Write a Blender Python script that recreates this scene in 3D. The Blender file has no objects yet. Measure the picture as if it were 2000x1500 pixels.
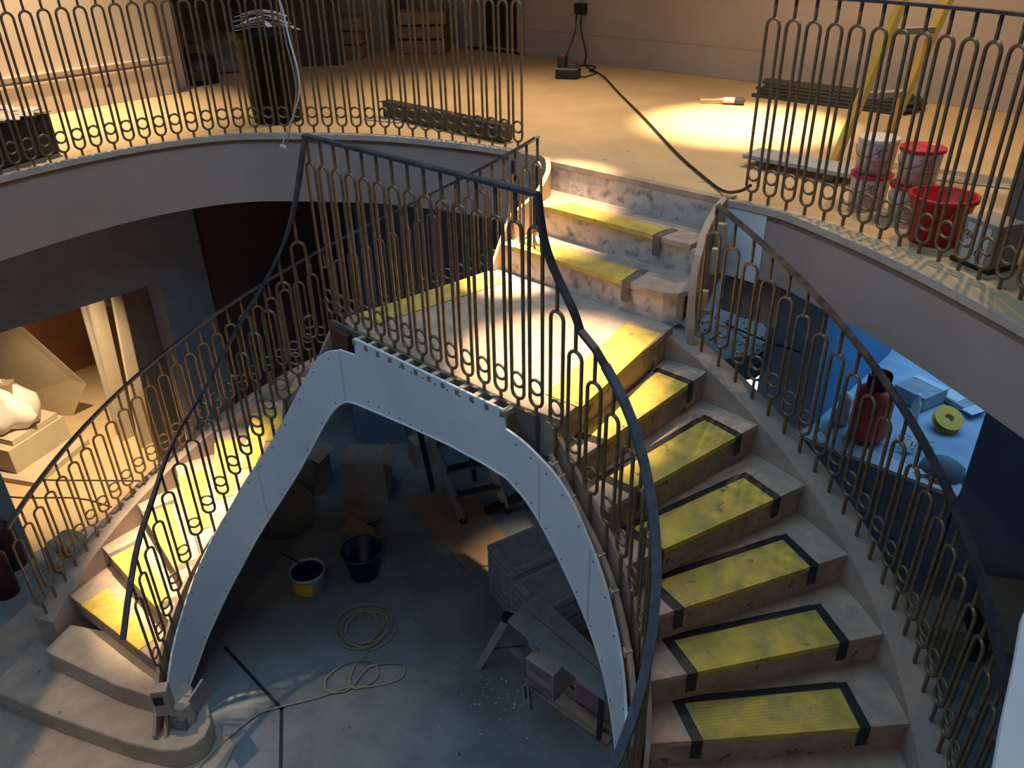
import bpy, math, random
import numpy as np
from mathutils import Vector, Matrix
random.seed(7)
D = bpy.data
SC = bpy.context.scene
COL = SC.collection
PI = math.pi

# ------------------------------------------------------------------ camera
cam_d = D.cameras.new('camera'); cam = D.objects.new('camera', cam_d); COL.objects.link(cam)
SC.camera = cam
F_PX, YAW, PIT, ROL = 1584.41, -0.755834, 0.525393, -0.0203487
CAMP = Vector((2.40975, -3.24010, 1.77153))
def cam_axes():
    cy, sy, cp, sp = math.cos(YAW), math.sin(YAW), math.cos(PIT), math.sin(PIT)
    Fw = Vector((sy*cp, cy*cp, -sp)); R = Vector((cy, -sy, 0)); U = R.cross(Fw)
    cr, sr = math.cos(ROL), math.sin(ROL)
    return cr*R + sr*U, -sr*R + cr*U, Fw
R_, U_, F_ = cam_axes()
cam.matrix_world = Matrix(((R_.x, U_.x, -F_.x, CAMP.x), (R_.y, U_.y, -F_.y, CAMP.y), (R_.z, U_.z, -F_.z, CAMP.z), (0, 0, 0, 1)))
cam_d.sensor_fit = 'HORIZONTAL'; cam_d.sensor_width = 36.0
cam_d.lens = F_PX*36/2000; cam_d.clip_start = .02; cam_d.clip_end = 60

# ------------------------------------------------------------------ exposure, world, lights
SC.view_settings.view_transform = 'Standard'
SC.view_settings.look = 'None'
SC.view_settings.gamma = 1
SC.view_settings.use_curve_mapping = False
SC.view_settings.exposure = 0.0
w = D.worlds.new('world'); SC.world = w; w.use_nodes = True
w.node_tree.nodes['Background'].inputs[0].default_value = (.45, .62, .9, 1)
w.node_tree.nodes['Background'].inputs[1].default_value = 0.25

def lamp(name, kind, loc, power, color, target=None, **kw):
    l = D.lights.new(name, kind); l.energy = power; l.color = color
    for k, v in kw.items(): setattr(l, k, v)
    o = D.objects.new(name, l); o.location = loc; COL.objects.link(o)
    d = (Vector(target) - Vector(loc)) if target else Vector((0, 0, -1))
    o.rotation_euler = d.to_track_quat('-Z', 'Y').to_euler()
    return o
WARM = (1.0, .70, .42); WARM2 = (1.0, .74, .44); COOL = (.38, .68, 1.0)
T = 0.51; FL = -2.55; H = 0.17
CEIL = T + 2.75
def down(name, x, y, z0, power, size=75, blend=.9, col=WARM, r=.04, top=CEIL-.03, tx=None, ty=None):
    return lamp(name, 'SPOT', (x, y, top), power, col, (tx if tx is not None else x, ty if ty is not None else y, z0),
                spot_size=math.radians(size), spot_blend=blend, shadow_soft_size=r)
lamp('skylight', 'AREA', (-.2, -1.6, CEIL+.25), 62, COOL, shape='RECTANGLE', size=3.4, size_y=2.8, spread=math.radians(140))
down('downlight_landing', .30, -.70, 0, 3000, 20, 1, WARM2)
down('downlight_landing_back', -.52, -.14, 0, 4200, 12, 1, WARM2)
down('downlight_upper_flight', -.46, .20, T, 1700, 17, 1, WARM2)
down('downlight_left_flight', -1.98, -1.66, -1.5, 6500, 18, 1, WARM2)
down('downlight_left_gallery', -4.2, -1.10, T, 900, 66, 1, WARM2)
down('downlight_back_gallery', -2.1, 1.15, T, 330, 80, 1)
down('downlight_right_gallery', -.3, 1.95, T, 2400, 34, 1, WARM2)
down('fill_gallery_middle', .2, 2.0, T, 190, 120, 1)  # added wide fill for the upper floor, no fitting of its own
down('fill_right_gallery_edge', 1.5, 1.3, T, 110, 110, 1)  # extra fill added over the right gallery edge
down('fill_near_gallery', 2.9, -4.4, T, 75, 150, 1)  # unseen general fill added from the camera side
down('downlight_bottom_steps', -2.7, -3.3, FL, 420, 40, 1, WARM, tx=-1.5, ty=-2.7)
down('downlight_store_room', -4.05, -1.45, FL, 520, 70, 1, WARM2, top=-.12, tx=-4.8, ty=-1.5)
lamp('work_lamp_light', 'POINT', (-6.1, -1.75, -1.75), 9, WARM2, shadow_soft_size=.08)
lamp('blue_room_light', 'AREA', (1.0, 3.7, -.15), 38, (.27, .58, 1.0), shape='RECTANGLE', size=2.2, size_y=1.6)
lamp('fill_blue_ledge', 'AREA', (-.35, 2.7, -.2), 5, (.50, .72, 1.0), shape='RECTANGLE', size=.8, size_y=.8)  # fill added above the ledge to brighten it and the pier

# ------------------------------------------------------------------ materials
def mat(name, col, rough=.6, metal=0., noise=0., nscale=8., col2=None, bump=0., bscale=60., spots=None, ridges=None, emit=None, alpha=None, trans=0.):
    m = D.materials.new(name); m.use_nodes = True
    nt = m.node_tree; b = nt.nodes['Principled BSDF']
    b.inputs['Roughness'].default_value = rough; b.inputs['Metallic'].default_value = metal
    b.inputs['Base Color'].default_value = (*col, 1)
    if trans: b.inputs['Transmission Weight'].default_value = trans
    if emit:
        b.inputs['Emission Color'].default_value = (*emit[:3], 1); b.inputs['Emission Strength'].default_value = emit[3]
    geo = nt.nodes.new('ShaderNodeTexCoord')
    cur = None
    if noise or col2:
        n = nt.nodes.new('ShaderNodeTexNoise'); n.inputs['Scale'].default_value = nscale
        n.inputs['Detail'].default_value = 6; n.inputs['Roughness'].default_value = .65
        nt.links.new(geo.outputs['Object'], n.inputs['Vector'])
        r = nt.nodes.new('ShaderNodeValToRGB')
        c2 = col2 if col2 else tuple(c*(1-noise) for c in col)
        r.color_ramp.elements[0].color = (*c2, 1); r.color_ramp.elements[0].position = .36
        r.color_ramp.elements[1].color = (*col, 1); r.color_ramp.elements[1].position = .62
        nt.links.new(n.outputs['Fac'], r.inputs['Fac']); cur = r.outputs['Color']
    if spots:
        scol, sscale, thr = spots[:3]; wid = spots[3] if len(spots) > 3 else .05
        n2 = nt.nodes.new('ShaderNodeTexNoise'); n2.inputs['Scale'].default_value = sscale; n2.inputs['Detail'].default_value = 4
        nt.links.new(geo.outputs['Object'], n2.inputs['Vector'])
        r2 = nt.nodes.new('ShaderNodeValToRGB')
        r2.color_ramp.elements[0].position = thr; r2.color_ramp.elements[1].position = min(1, thr+wid)
        nt.links.new(n2.outputs['Fac'], r2.inputs['Fac'])
        mx = nt.nodes.new('ShaderNodeMix'); mx.data_type = 'RGBA'
        nt.links.new(r2.outputs['Color'], mx.inputs['Factor'])
        if cur: nt.links.new(cur, mx.inputs['A'])
        else: mx.inputs['A'].default_value = (*col, 1)
        mx.inputs['B'].default_value = (*scol, 1); cur = mx.outputs['Result']
    if cur: nt.links.new(cur, b.inputs['Base Color'])
    if bump:
        n3 = nt.nodes.new('ShaderNodeTexNoise'); n3.inputs['Scale'].default_value = bscale; n3.inputs['Detail'].default_value = 5
        nt.links.new(geo.outputs['Object'], n3.inputs['Vector'])
        bp = nt.nodes.new('ShaderNodeBump'); bp.inputs['Strength'].default_value = bump; bp.inputs['Distance'].default_value = .01
        nt.links.new(n3.outputs['Fac'], bp.inputs['Height']); nt.links.new(bp.outputs['Normal'], b.inputs['Normal'])
    return m
M = {}
M['mdf'] = mat('dusty_board', (.45, .325, .235), .8, nscale=7, col2=(.27, .215, .175), bump=.1)
M['mdf_riser'] = mat('dusty_riser_board', (.42, .32, .235), .8, nscale=9, col2=(.28, .215, .165), spots=((.13, .10, .08), 16, .62), bump=.1)
M['painted_riser'] = mat('painted_riser', (.58, .50, .45), .7, nscale=7, col2=(.46, .38, .34), spots=((.16, .155, .15), 17, .50, .22))
M['string'] = mat('string_board', (.42, .315, .24), .8, nscale=5, col2=(.31, .245, .20), bump=.08)
M['ply'] = mat('curved_ply', (.48, .36, .27), .65, nscale=5, col2=(.40, .29, .21))
M['screed'] = mat('upper_floor_board', (.56, .41, .225), .85, nscale=2.2, col2=(.47, .34, .185), spots=((.34, .25, .14), 9, .70), bump=.12)
M['lowfloor'] = mat('concrete_floor', (.25, .285, .30), .8, nscale=2.5, col2=(.165, .185, .20), spots=((.05, .05, .06), 11, .71), bump=.15)
M['bluefloor'] = mat('painted_floor', (.42, .52, .60), .7, nscale=2.5, col2=(.30, .40, .50))
M['plaster'] = mat('white_plasterboard', (.74, .77, .79), .75, nscale=1.8, col2=(.64, .68, .71), bump=.04)
M['fascia'] = mat('fascia_board', (.38, .305, .27), .8, nscale=1.6, col2=(.32, .26, .235))
M['trim'] = mat('edge_trim', (.50, .42, .35), .7, noise=.2)
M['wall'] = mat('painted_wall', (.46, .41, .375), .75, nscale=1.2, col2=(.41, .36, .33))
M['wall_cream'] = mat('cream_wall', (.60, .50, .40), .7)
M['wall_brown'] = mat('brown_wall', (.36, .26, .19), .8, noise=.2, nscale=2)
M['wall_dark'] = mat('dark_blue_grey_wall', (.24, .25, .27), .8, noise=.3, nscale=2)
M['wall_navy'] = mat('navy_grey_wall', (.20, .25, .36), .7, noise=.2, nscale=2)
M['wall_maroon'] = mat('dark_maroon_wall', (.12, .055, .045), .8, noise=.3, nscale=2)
M['store_wall'] = mat('red_brown_wall', (.22, .10, .055), .8, noise=.3, nscale=2)
M['ceil'] = mat('ceiling_paint', (.5, .48, .45), .8)
M['concrete'] = mat('concrete_step', (.46, .375, .295), .85, nscale=5, col2=(.35, .285, .225), spots=((.14, .12, .10), 14, .70), bump=.15)
M['yellow'] = mat('yellow_cover', (.59, .42, .06), .65, nscale=9, col2=(.36, .27, .07), spots=((.16, .14, .08), 13, .66))
M['tape'] = mat('black_tape', (.018, .018, .02), .55, noise=.4, nscale=10)
M['greytape'] = mat('grey_tape', (.14, .12, .10), .7, noise=.4, nscale=10)
M['brass'] = mat('bronze_steel', (.24, .17, .095), .42, .5, nscale=30, col2=(.15, .105, .06))
M['steel'] = mat('dark_steel', (.11, .11, .125), .45, .7, nscale=14, col2=(.06, .06, .07))
M['wood'] = mat('pale_timber', (.52, .42, .30), .7, noise=.25, nscale=14)
M['black'] = mat('black_plastic', (.012, .013, .013), .4)
M['tarp'] = mat('blue_sheet', (.06, .20, .38), .35, nscale=60, col2=(.03, .12, .26), bump=.5, bscale=90)
M['wrap'] = mat('blue_grey_wrap', (.085, .105, .14), .65, nscale=18, col2=(.05, .06, .08))
M['lilac'] = mat('lilac_print', (.30, .20, .25), .75, noise=.2, nscale=15)
M['blackcable'] = mat('black_cable', (.02, .018, .015), .5)
M['red'] = mat('red_plastic', (.55, .02, .025), .35)
M['redgas'] = mat('red_gas_paint', (.80, .10, .06), .5, noise=.25, nscale=6)
M['redlid'] = mat('red_lid', (.60, .02, .05), .3)
M['white'] = mat('white_plastic', (.66, .64, .66), .4)
M['print'] = mat('red_print', (.50, .05, .06), .5)
M['card'] = mat('cardboard', (.34, .24, .15), .85, noise=.2, nscale=5)
M['cardw'] = mat('pale_carton', (.42, .36, .30), .8, noise=.2, nscale=5)
M['fibre'] = mat('yellow_fibreglass', (.52, .38, .08), .5)
M['alu'] = mat('worn_aluminium', (.45, .46, .47), .4, .8)
M['sheetwhite'] = mat('plastic_film', (.7, .66, .6), .3)
M['bluepaint'] = mat('blue_panel', (.05, .22, .42), .45, nscale=90, col2=(.02, .12, .28), bump=.2)
M['darkmetal'] = mat('charcoal_strip', (.05, .052, .05), .5, noise=.3, nscale=5)
M['darkbrown'] = mat('dark_board', (.045, .03, .02), .7)
M['pale'] = mat('pale_board', (.50, .42, .30), .75, noise=.15, nscale=3)
M['plankgrey'] = mat('grey_plank', (.34, .37, .38), .75, nscale=7, col2=(.25, .275, .29))
M['pinkprint'] = mat('pink_carton', (.42, .34, .36), .75, noise=.15, nscale=20)
M['navy'] = mat('navy_plastic', (.01, .02, .07), .4)
M['tilecarton'] = mat('grey_tile_carton', (.46, .44, .48), .8, nscale=30, col2=(.30, .29, .33))
M['darkgreen'] = mat('bin_green', (.006, .012, .009), .5)
M['cream_cable'] = mat('cream_cable', (.36, .33, .22), .6)
M['ylabel'] = mat('yellow_label', (.85, .45, .03), .6)
M['void'] = mat('dark_cavity', (.02, .018, .016), .9)
M['maroon'] = mat('maroon_steel', (.10, .02, .02), .5, noise=.4)

# ------------------------------------------------------------------ mesh helpers
class MB:
    def __init__(s): s.v = []; s.f = []; s.mi = []; s.ms = []; s.cur = 0; s.smooth = []
    def m(s, name):
        if name not in s.ms: s.ms.append(name)
        s.cur = s.ms.index(name); return s
    def add(s, vs, fs, smooth=False):
        n = len(s.v); s.v += [tuple(v) for v in vs]
        for f in fs: s.f.append(tuple(i+n for i in f)); s.mi.append(s.cur); s.smooth.append(smooth)
        return s
    def box(s, c, sz, rz=0, rx=0, ry=0):
        mt = Matrix.Translation(c) @ Matrix.Rotation(rz, 4, 'Z') @ Matrix.Rotation(ry, 4, 'Y') @ Matrix.Rotation(rx, 4, 'X')
        a, b, d = sz[0]/2, sz[1]/2, sz[2]/2
        vs = [mt @ Vector((x*a, y*b, z*d)) for x, y, z in ((-1,-1,-1),(1,-1,-1),(1,1,-1),(-1,1,-1),(-1,-1,1),(1,-1,1),(1,1,1),(-1,1,1))]
        return s.add(vs, [(3,2,1,0),(4,5,6,7),(0,1,5,4),(1,2,6,5),(2,3,7,6),(3,0,4,7)])
    def prism(s, poly, z0, z1):
        # poly: list of (x, y); z0/z1 scalars or lists
        n = len(poly)
        A = sum(poly[i][0]*poly[(i+1) % n][1]-poly[(i+1) % n][0]*poly[i][1] for i in range(n))
        if A < 0:
            poly = poly[::-1]
            if hasattr(z0, '__len__'): z0 = z0[::-1]
            if hasattr(z1, '__len__'): z1 = z1[::-1]
        g = lambda z, i: z[i] if hasattr(z, '__len__') else z
        vs = [(p[0], p[1], g(z0, i)) for i, p in enumerate(poly)] + [(p[0], p[1], g(z1, i)) for i, p in enumerate(poly)]
        fs = [tuple(range(n))[::-1], tuple(range(n, 2*n))] + [(i, (i+1) % n, n+(i+1) % n, n+i) for i in range(n)]
        return s.add(vs, fs)
    def strip(s, A, B, zA0, zA1, zB0=None, zB1=None):
        # solid between plan curves A and B (same length), bottom/top heights per point
        zB0 = zA0 if zB0 is None else zB0; zB1 = zA1 if zB1 is None else zB1
        n = len(A); vs = []
        for i in range(n):
            vs += [(A[i][0], A[i][1], zA0[i]), (B[i][0], B[i][1], zB0[i]), (B[i][0], B[i][1], zB1[i]), (A[i][0], A[i][1], zA1[i])]
        fs = []
        for i in range(n-1):
            a = 4*i; b = a+4
            for j in range(4): k = (j+1) % 4; fs.append((a+j, a+k, b+k, b+j))
        fs += [(3, 2, 1, 0), (4*n-4, 4*n-3, 4*n-2, 4*n-1)]
        return s.add(vs, fs)
    def tube(s, pts, r, n=8, closed=False, rr=None):
        pts = [Vector(p) for p in pts]; N = len(pts); vs = []; fs = []
        prev = None
        for i, p in enumerate(pts):
            if closed: t = (pts[(i+1) % N]-pts[i-1])
            else: t = pts[min(i+1, N-1)]-pts[max(i-1, 0)]
            if t.length < 1e-9: t = Vector((0, 0, 1))
            t.normalize()
            if prev is None:
                a = Vector((0, 0, 1)) if abs(t.z) < .9 else Vector((0, 1, 0))
                u = t.cross(a).normalized()
            else:
                u = prev - t*prev.dot(t)
                u = u.normalized() if u.length > 1e-6 else t.orthogonal().normalized()
            prev = u; v = t.cross(u)
            q = rr[i] if rr else r
            for k in range(n):
                a = 2*PI*k/n; vs.append(p + (u*math.cos(a)+v*math.sin(a))*q)
        for i in range(N if closed else N-1):
            a = i*n; b = ((i+1) % N)*n
            for k in range(n): fs.append((a+k, a+(k+1) % n, b+(k+1) % n, b+k))
        s.add(vs, fs, True)
        if not closed:
            s.add(vs[:n], [tuple(range(n))[::-1]]); s.add(vs[-n:], [tuple(range(n))])
        return s
    def bar(s, pts, wd, ht):
        # rectangular section swept along pts, width kept horizontal
        pts = [Vector(p) for p in pts]; N = len(pts); vs = []; fs = []
        for i, p in enumerate(pts):
            t = (pts[min(i+1, N-1)]-pts[max(i-1, 0)]).normalized()
            u = Vector((t.y, -t.x, 0)); u = u.normalized() if u.length > 1e-5 else Vector((1, 0, 0))
            v = u.cross(t).normalized()
            if v.z < 0: v = -v
            for a, b in ((-1, -1), (1, -1), (1, 1), (-1, 1)): vs.append(p+u*a*wd/2+v*b*ht/2)
        for i in range(N-1):
            a = 4*i; b = a+4
            for k in range(4): fs.append((a+k, a+(k+1) % 4, b+(k+1) % 4, b+k))
        fs += [(0, 3, 2, 1), (4*N-4, 4*N-3, 4*N-2, 4*N-1)]
        return s.add(vs, fs)
    def lathe(s, prof, c=(0, 0, 0), n=32, mtx=None, smooth=True):
        vs = []; fs = []; c = Vector(c)
        for r, z in prof:
            for k in range(n):
                a = 2*PI*k/n; p = Vector((r*math.cos(a), r*math.sin(a), z))
                if mtx: p = mtx @ p
                vs.append(p+c)
        for i in range(len(prof)-1):
            for k in range(n):
                fs.append((i*n+k, i*n+(k+1) % n, (i+1)*n+(k+1) % n, (i+1)*n+k))
        s.add(vs, fs, smooth)
        return s
    def build(s, name, mt=None, parent=None, loc=None, bevel=0, **tags):
        me = D.meshes.new(name); me.from_pydata([tuple(v) for v in s.v], [], s.f)
        names = s.ms if s.ms else [mt]
        for x in names: me.materials.append(M[x] if x else M[mt])
        if s.ms: me.polygons.foreach_set('material_index', s.mi)
        me.polygons.foreach_set('use_smooth', s.smooth)
        me.update()
        o = D.objects.new(name, me); COL.objects.link(o)
        if parent: o.parent = parent
        if loc: o.location = loc
        if bevel:
            b = o.modifiers.new('bevel', 'BEVEL'); b.width = bevel; b.segments = 2; b.limit_method = 'ANGLE'
        tag(o, **tags)
        return o
def tag(o, label=None, cat=None, group=None, kind=None):
    if label: o['label'] = label
    if cat: o['category'] = cat
    if group: o['group'] = group
    if kind: o['kind'] = kind
    return o
def empty(name, loc=(0, 0, 0), rz=0, **tags):
    o = D.objects.new(name, None); COL.objects.link(o); o.location = loc; o.rotation_euler = (0, 0, rz)
    o.empty_display_size = .1
    return tag(o, **tags)
def cr(P, n=8):
    P = np.array(P, float); Q = np.vstack([2*P[0]-P[1], P, 2*P[-1]-P[-2]]); o = []
    for i in range(1, len(Q)-2):
        a, b, c, d = Q[i-1:i+3]
        for t in np.linspace(0, 1, n, endpoint=False):
            o.append(.5*((2*b)+(-a+c)*t+(2*a-5*b+4*c-d)*t*t+(-a+3*b-3*c+d)*t**3))
    o.append(P[-1]); return np.array(o)
def resample(P, step):
    P = np.array(P, float); d = np.r_[0, np.cumsum(np.linalg.norm(np.diff(P, axis=0), axis=1))]
    n = max(2, int(round(d[-1]/step))+1); s = np.linspace(0, d[-1], n)
    return np.c_[tuple(np.interp(s, d, P[:, j]) for j in range(P.shape[1]))]
def offset(P, d):
    P = np.array(P, float); t = np.gradient(P[:, :2], axis=0); t /= np.linalg.norm(t, axis=1)[:, None]+1e-9
    return P[:, :2]+d*np.c_[-t[:, 1], t[:, 0]]

# ------------------------------------------------------------------ stair geometry
CX, CY, RO = .829, -1.787, 1.697
A0, DA = 1.80, .18
TH = [math.radians(a) for a in (98, 89.5, 81, 73, 64, 55.5, 47, 37.5, 28.5, 19.5, 10, 1, -7, -17, -27)]
def oc(k, sg=1, off=0.):
    a = A0-DA*k
    return np.array([sg*(CX+(RO+off)*math.cos(a)), CY+(RO+off)*math.sin(a)])
def nose_dir(k, sg=1):
    i = int(math.floor(k)); i = min(max(i, 0), len(TH)-2); t = TH[i]+(TH[i+1]-TH[i])*(k-i)
    return np.array([-sg*math.cos(t), -math.sin(t)])      # from the outer corner inwards
def kfield(P, sg=1):
    P = np.array([P[0]*sg, P[1]]); pr = None
    for i in range(len(TH)):
        n = np.array([math.sin(TH[i]), -math.cos(TH[i])]); s = float((P-oc(i))@n)
        if pr is not None and pr >= 0 and s <= 0: return i-1+pr/(pr-s+1e-12)
        pr = s
    return None
def monok(C, sg, k0=0.):
    ks = []
    for p in C:
        k = kfield(p, sg); k = k if k is not None else (ks[-1] if ks else k0)
        ks.append(max(k, ks[-1] if ks else k0))
    return np.array(ks)
# inner baluster paths, in plan
ang = np.radians(np.linspace(88, -48, 30))
PR = np.vstack([cr([(.561, -1.127), (.60, -1.128), (.68, -1.134), (.78, -1.143)], 5), np.c_[CX+.64*np.cos(ang), CY+.64*np.sin(ang)]])
PL = cr([(-.846, -1.127), (-.87, -1.27), (-1.0, -1.40), (-1.18, -1.5), (-1.36, -1.62), (-1.48, -1.78), (-1.52, -1.95), (-1.47, -2.14), (-1.36, -2.3), (-1.24, -2.44)], 6)
kR = monok(PR, 1, .2); kL = monok(PL, -1, .6)
# smooth the start of the left path: pitch begins at the landing corner
sL = np.r_[0, np.cumsum(np.linalg.norm(np.diff(PL, axis=0), axis=1))]
kL = np.where(sL < .35, np.interp(sL, [0, .15, .35], [.5, 1.75, 2.7]), kL); kL = np.maximum.accumulate(kL)
def inner_pt(k, sg):
    """where nosing line k meets the tread side of the inner string"""
    C = offset(PR, .035) if sg > 0 else offset(PL, -.035)
    o = oc(k, sg); d = nose_dir(k, sg); best = None
    for i in range(len(C)-1):
        a, b = C[i], C[i+1]; Mx = np.array([[d[0], -(b-a)[0]], [d[1], -(b-a)[1]]])
        if abs(np.linalg.det(Mx)) < 1e-9: continue
        t, u = np.linalg.solve(Mx, a-o)
        if -.02 <= u <= 1.02 and .3 < t < 1.6 and (best is None or t < best): best = t
    if best is None: best = 1.0
    return o+d*best, best

stair = empty('staircase', (0, 0, FL), label='curved double staircase with pale board treads rising from the floor to a middle landing', cat='staircase')
def spart(mb, name, m=None, **kw):
    o = mb.build(name, m, **kw); o.parent = stair; o.location = (0, 0, -FL); return o
def arc(k0, k1, sg, off, n=6): return [tuple(oc(k, sg, off)) for k in np.linspace(k0, k1, n)]
def corner(k, sg):
    if k == 0: return (np.array([.53, -.08]), np.array([.655, -1.10])) if sg > 0 else (np.array([-.64, -.10]), np.array([-.80, -1.10]))
    o = oc(k, sg); i, t = inner_pt(k, sg); return o, i
# landing deck
LB, LC = corner(0, 1); LA, LD = corner(0, -1)
mb = MB(); mb.prism([tuple(LA), tuple(LB), tuple(LC), (.45, -1.125), (-.67, -1.125), tuple(LD)], -.035, 0)
spart(mb, 'landing_deck', 'mdf', bevel=.004)
def tread_poly(k, sg):
    o0, i0 = corner(k-1, sg); o1, i1 = corner(k, sg)
    outer = arc(max(k-1, .35), k, sg, 0.) ; 
    if k == 1: outer = [tuple(o0)]+outer
    bk = nose_dir(k, sg); n = np.array([bk[1], -bk[0]])*sg   # towards the descent side
    return outer, o0, i0, o1, i1
NT = {1: 11, -1: 12}
for sg in (1, -1):
    for k in range(1, NT[sg]+1):
        outer, o0, i0, o1, i1 = tread_poly(k, sg)
        # run the board 40 mm under the riser behind it
        b = (i1-i0)*.12 if k > 1 else np.zeros(2)
        poly = outer+[tuple(i1), tuple(i0-(i1-i0)*.15)] + ([tuple(o0-(o1-o0)*.08)] if k > 1 else [])
        if k > 1: poly = [tuple(o0-(o1-o0)*.08)]+outer+[tuple(i1), tuple(i0-(i1-i0)*.15)]
        mb = MB(); mb.prism(poly, -H*k-.03, -H*k); spart(mb, 'tread', 'mdf', bevel=.003)
    for k in range(0, NT[sg]+1):
        o, i = corner(k, sg); d = (o-i); n = np.array([-d[1], d[0]]); n /= np.linalg.norm(n)
        # uphill side
        up = (corner(k-1, sg)[0]-o) if k > 0 else np.array([-sg, 0.])
        if n@up < 0: n = -n
        A = [o+n*.018, i+n*.018]; B = [o+n*.036, i+n*.036]
        mb = MB(); mb.strip(A, B, [-H*(k+1)-.01]*2, [-H*k-.03]*2)
        spart(mb, 'riser', 'mdf_riser')
# outer strings
for sg in (1, -1):
    ks = np.linspace(.25, 12.55 if sg < 0 else 11.5, 70)
    A = np.array([oc(k, sg, 0) for k in ks]); B = np.array([oc(k, sg, .15) for k in ks])
    top = -H*ks+.012; bot = top-.42
    if sg < 0: bot = np.maximum(bot, FL+.02); 
    mb = MB(); mb.strip(A, B, bot, top); spart(mb, 'outer_string', 'string', label='wide curved outer string board')
# inner strings (tread side board), timber spacer strip, white cladding
for sg, P, K in ((1, PR, kR), (-1, PL, kL)):
    s = 1 if sg > 0 else -1
    top = -H*K+.004
    a = offset(P, s*.035); b = offset(P, s*.015)
    mb = MB(); mb.strip(a, b, top-.30, top); spart(mb, 'inner_string', 'string')
    a = offset(P, -s*.018); b = offset(P, -s*.040)
    n0 = 9 if sg > 0 else 14
    mb = MB(); mb.strip(a[n0:], b[n0:], (top-.20)[n0:], (top-.05)[n0:]); spart(mb, 'spacer_strip', 'mdf')
    # cavity floor between the boards
    a = offset(P, s*.014); b = offset(P, -s*.045)
    q0 = 3 if sg > 0 else 14
    mb = MB(); mb.strip(a[q0:], b[q0:], (top-.20)[q0:], (top-.17)[q0:]); spart(mb, 'cavity_bottom', 'void')
    for i in np.linspace(10 if sg > 0 else 16, len(P)-9, 11):
        i = int(i); p = offset(P, -s*.032)[i]; t = P[min(i+1, len(P)-1)]-P[i-1]
        mb = MB(); mb.box((p[0], p[1], top[i]-.075), (.03, .034, .03), math.atan2(t[1], t[0])); spart(mb, 'spacer_block', 'wood')
# straight front of the landing: edge board, cavity and noggins
mb = MB(); mb.box((-.14, -1.133, -.10), (1.40, .018, .19)); spart(mb, 'landing_edge_board', 'greytape')
mb = MB(); mb.box((-.14, -1.163, -.165), (1.36, .05, .02)); spart(mb, 'cavity_bottom', 'void')
for i in range(12):
    x = -.56+i*.09; mb = MB(); mb.box((x, -1.172, -.02), (.026, .062, .028)); spart(mb, 'spacer_block', 'wood')
mb = MB(); mb.box((-.72, -1.165, -.10), (.14, .03, .15)); spart(mb, 'cavity_plate', 'maroon')
mb = MB(); mb.box((-1.03, .50, .495), (.17, .12, .03), -.15); spart(mb, 'edge_cap', 'wood')
mb = MB(); mb.box((-.99, .425, .40), (.03, .02, .12)); spart(mb, 'post_socket', 'void')
# white plasterboard cladding
def clad_front():
    mb = MB()
    pts_t = [(-.705, -.106), (-.562, -.090), (-.56, .004), (.44, .004), (.442, -.085)]
    # outline in x,z: top then bottom (the arch springing)
    bot = [(.442, -.335), (.3, -.325), (.1, -.325), (-.2, -.345), (-.45, -.37), (-.6, -.385), (-.705, -.41)]
    out = pts_t+bot; n = len(out)
    y0, y1 = -1.203, -1.191
    vs = [(x, y0, z) for x, z in out]+[(x, y1, z) for x, z in out]
    fs = [tuple(range(n))[::-1], tuple(range(n, 2*n))]+[(i, (i+1) % n, n+(i+1) % n, n+i) for i in range(n)]
    mb.add(vs, fs)
    return mb
WH = empty('staircase_cladding', (0, -1.2, 0), label='white plasterboard cladding arching under the landing and down both flights', cat='cladding')
def wpart(mb, name, m, **kw):
    o = mb.build(name, m, **kw); o.parent = WH; o.location = (0, 1.2, 0); return o
wpart(clad_front(), 'front_panel', 'plaster')
# right and left curved panels: plan curve, top and bottom heights measured along it
angw = np.radians(np.linspace(90, -46, 46))
WRc = np.vstack([cr([(.44, -1.203), (.55, -1.205), (.66, -1.212), (.75, -1.214)], 4)[:-1], np.c_[CX+.573*np.cos(angw), CY+.573*np.sin(angw)]])
WRc = resample(WRc, .022)
kw_ = monok(WRc, 1, .1)
offP = lambda P, d: offset(P, d)
WLc = cr(np.vstack([[(-.70, -1.203), (-.80, -1.235), (-.875, -1.31), (-.945, -1.40)], cr([(-.846, -1.127), (-.87, -1.27), (-1.0, -1.40), (-1.18, -1.5), (-1.36, -1.62), (-1.48, -1.78), (-1.52, -1.95), (-1.47, -2.14), (-1.36, -2.3), (-1.24, -2.44)], 8)[0:0]] + [np.array([(-1.05, -1.49), (-1.19, -1.57), (-1.318, -1.666), (-1.404, -1.771), (-1.45, -1.878), (-1.454, -1.987), (-1.414, -2.114), (-1.341, -2.224), (-1.254, -2.33)])]), 4)
WLc = resample(WLc, .024)
def ztab(C, tab):
    """heights along plan curve C from measured points (x, y, z)"""
    C = np.array(C); s_ = np.r_[0, np.cumsum(np.linalg.norm(np.diff(C, axis=0), axis=1))]
    ss = [s_[np.argmin(np.hypot(C[:, 0]-t[0], C[:, 1]-t[1]))] for t in tab]
    z = np.interp(s_, ss, [t[2] for t in tab]); zp = np.r_[[2*z[0]-z[2], 2*z[0]-z[1]], z, [2*z[-1]-z[-2], 2*z[-1]-z[-3]]]
    for _ in range(9): zp[1:-1] = (zp[:-2]+2*zp[1:-1]+zp[2:])/4
    return zp[2:-2]
topR = ztab(WRc, [(.44, -1.2, -.085), (.546, -1.203, -.102), (.732, -1.214, -.171), (.816, -1.212, -.253), (.907, -1.217, -.407), (.998, -1.237, -.542), (1.112, -1.286, -.727), (1.195, -1.344, -.851), (1.26, -1.40, -.99)])
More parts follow.
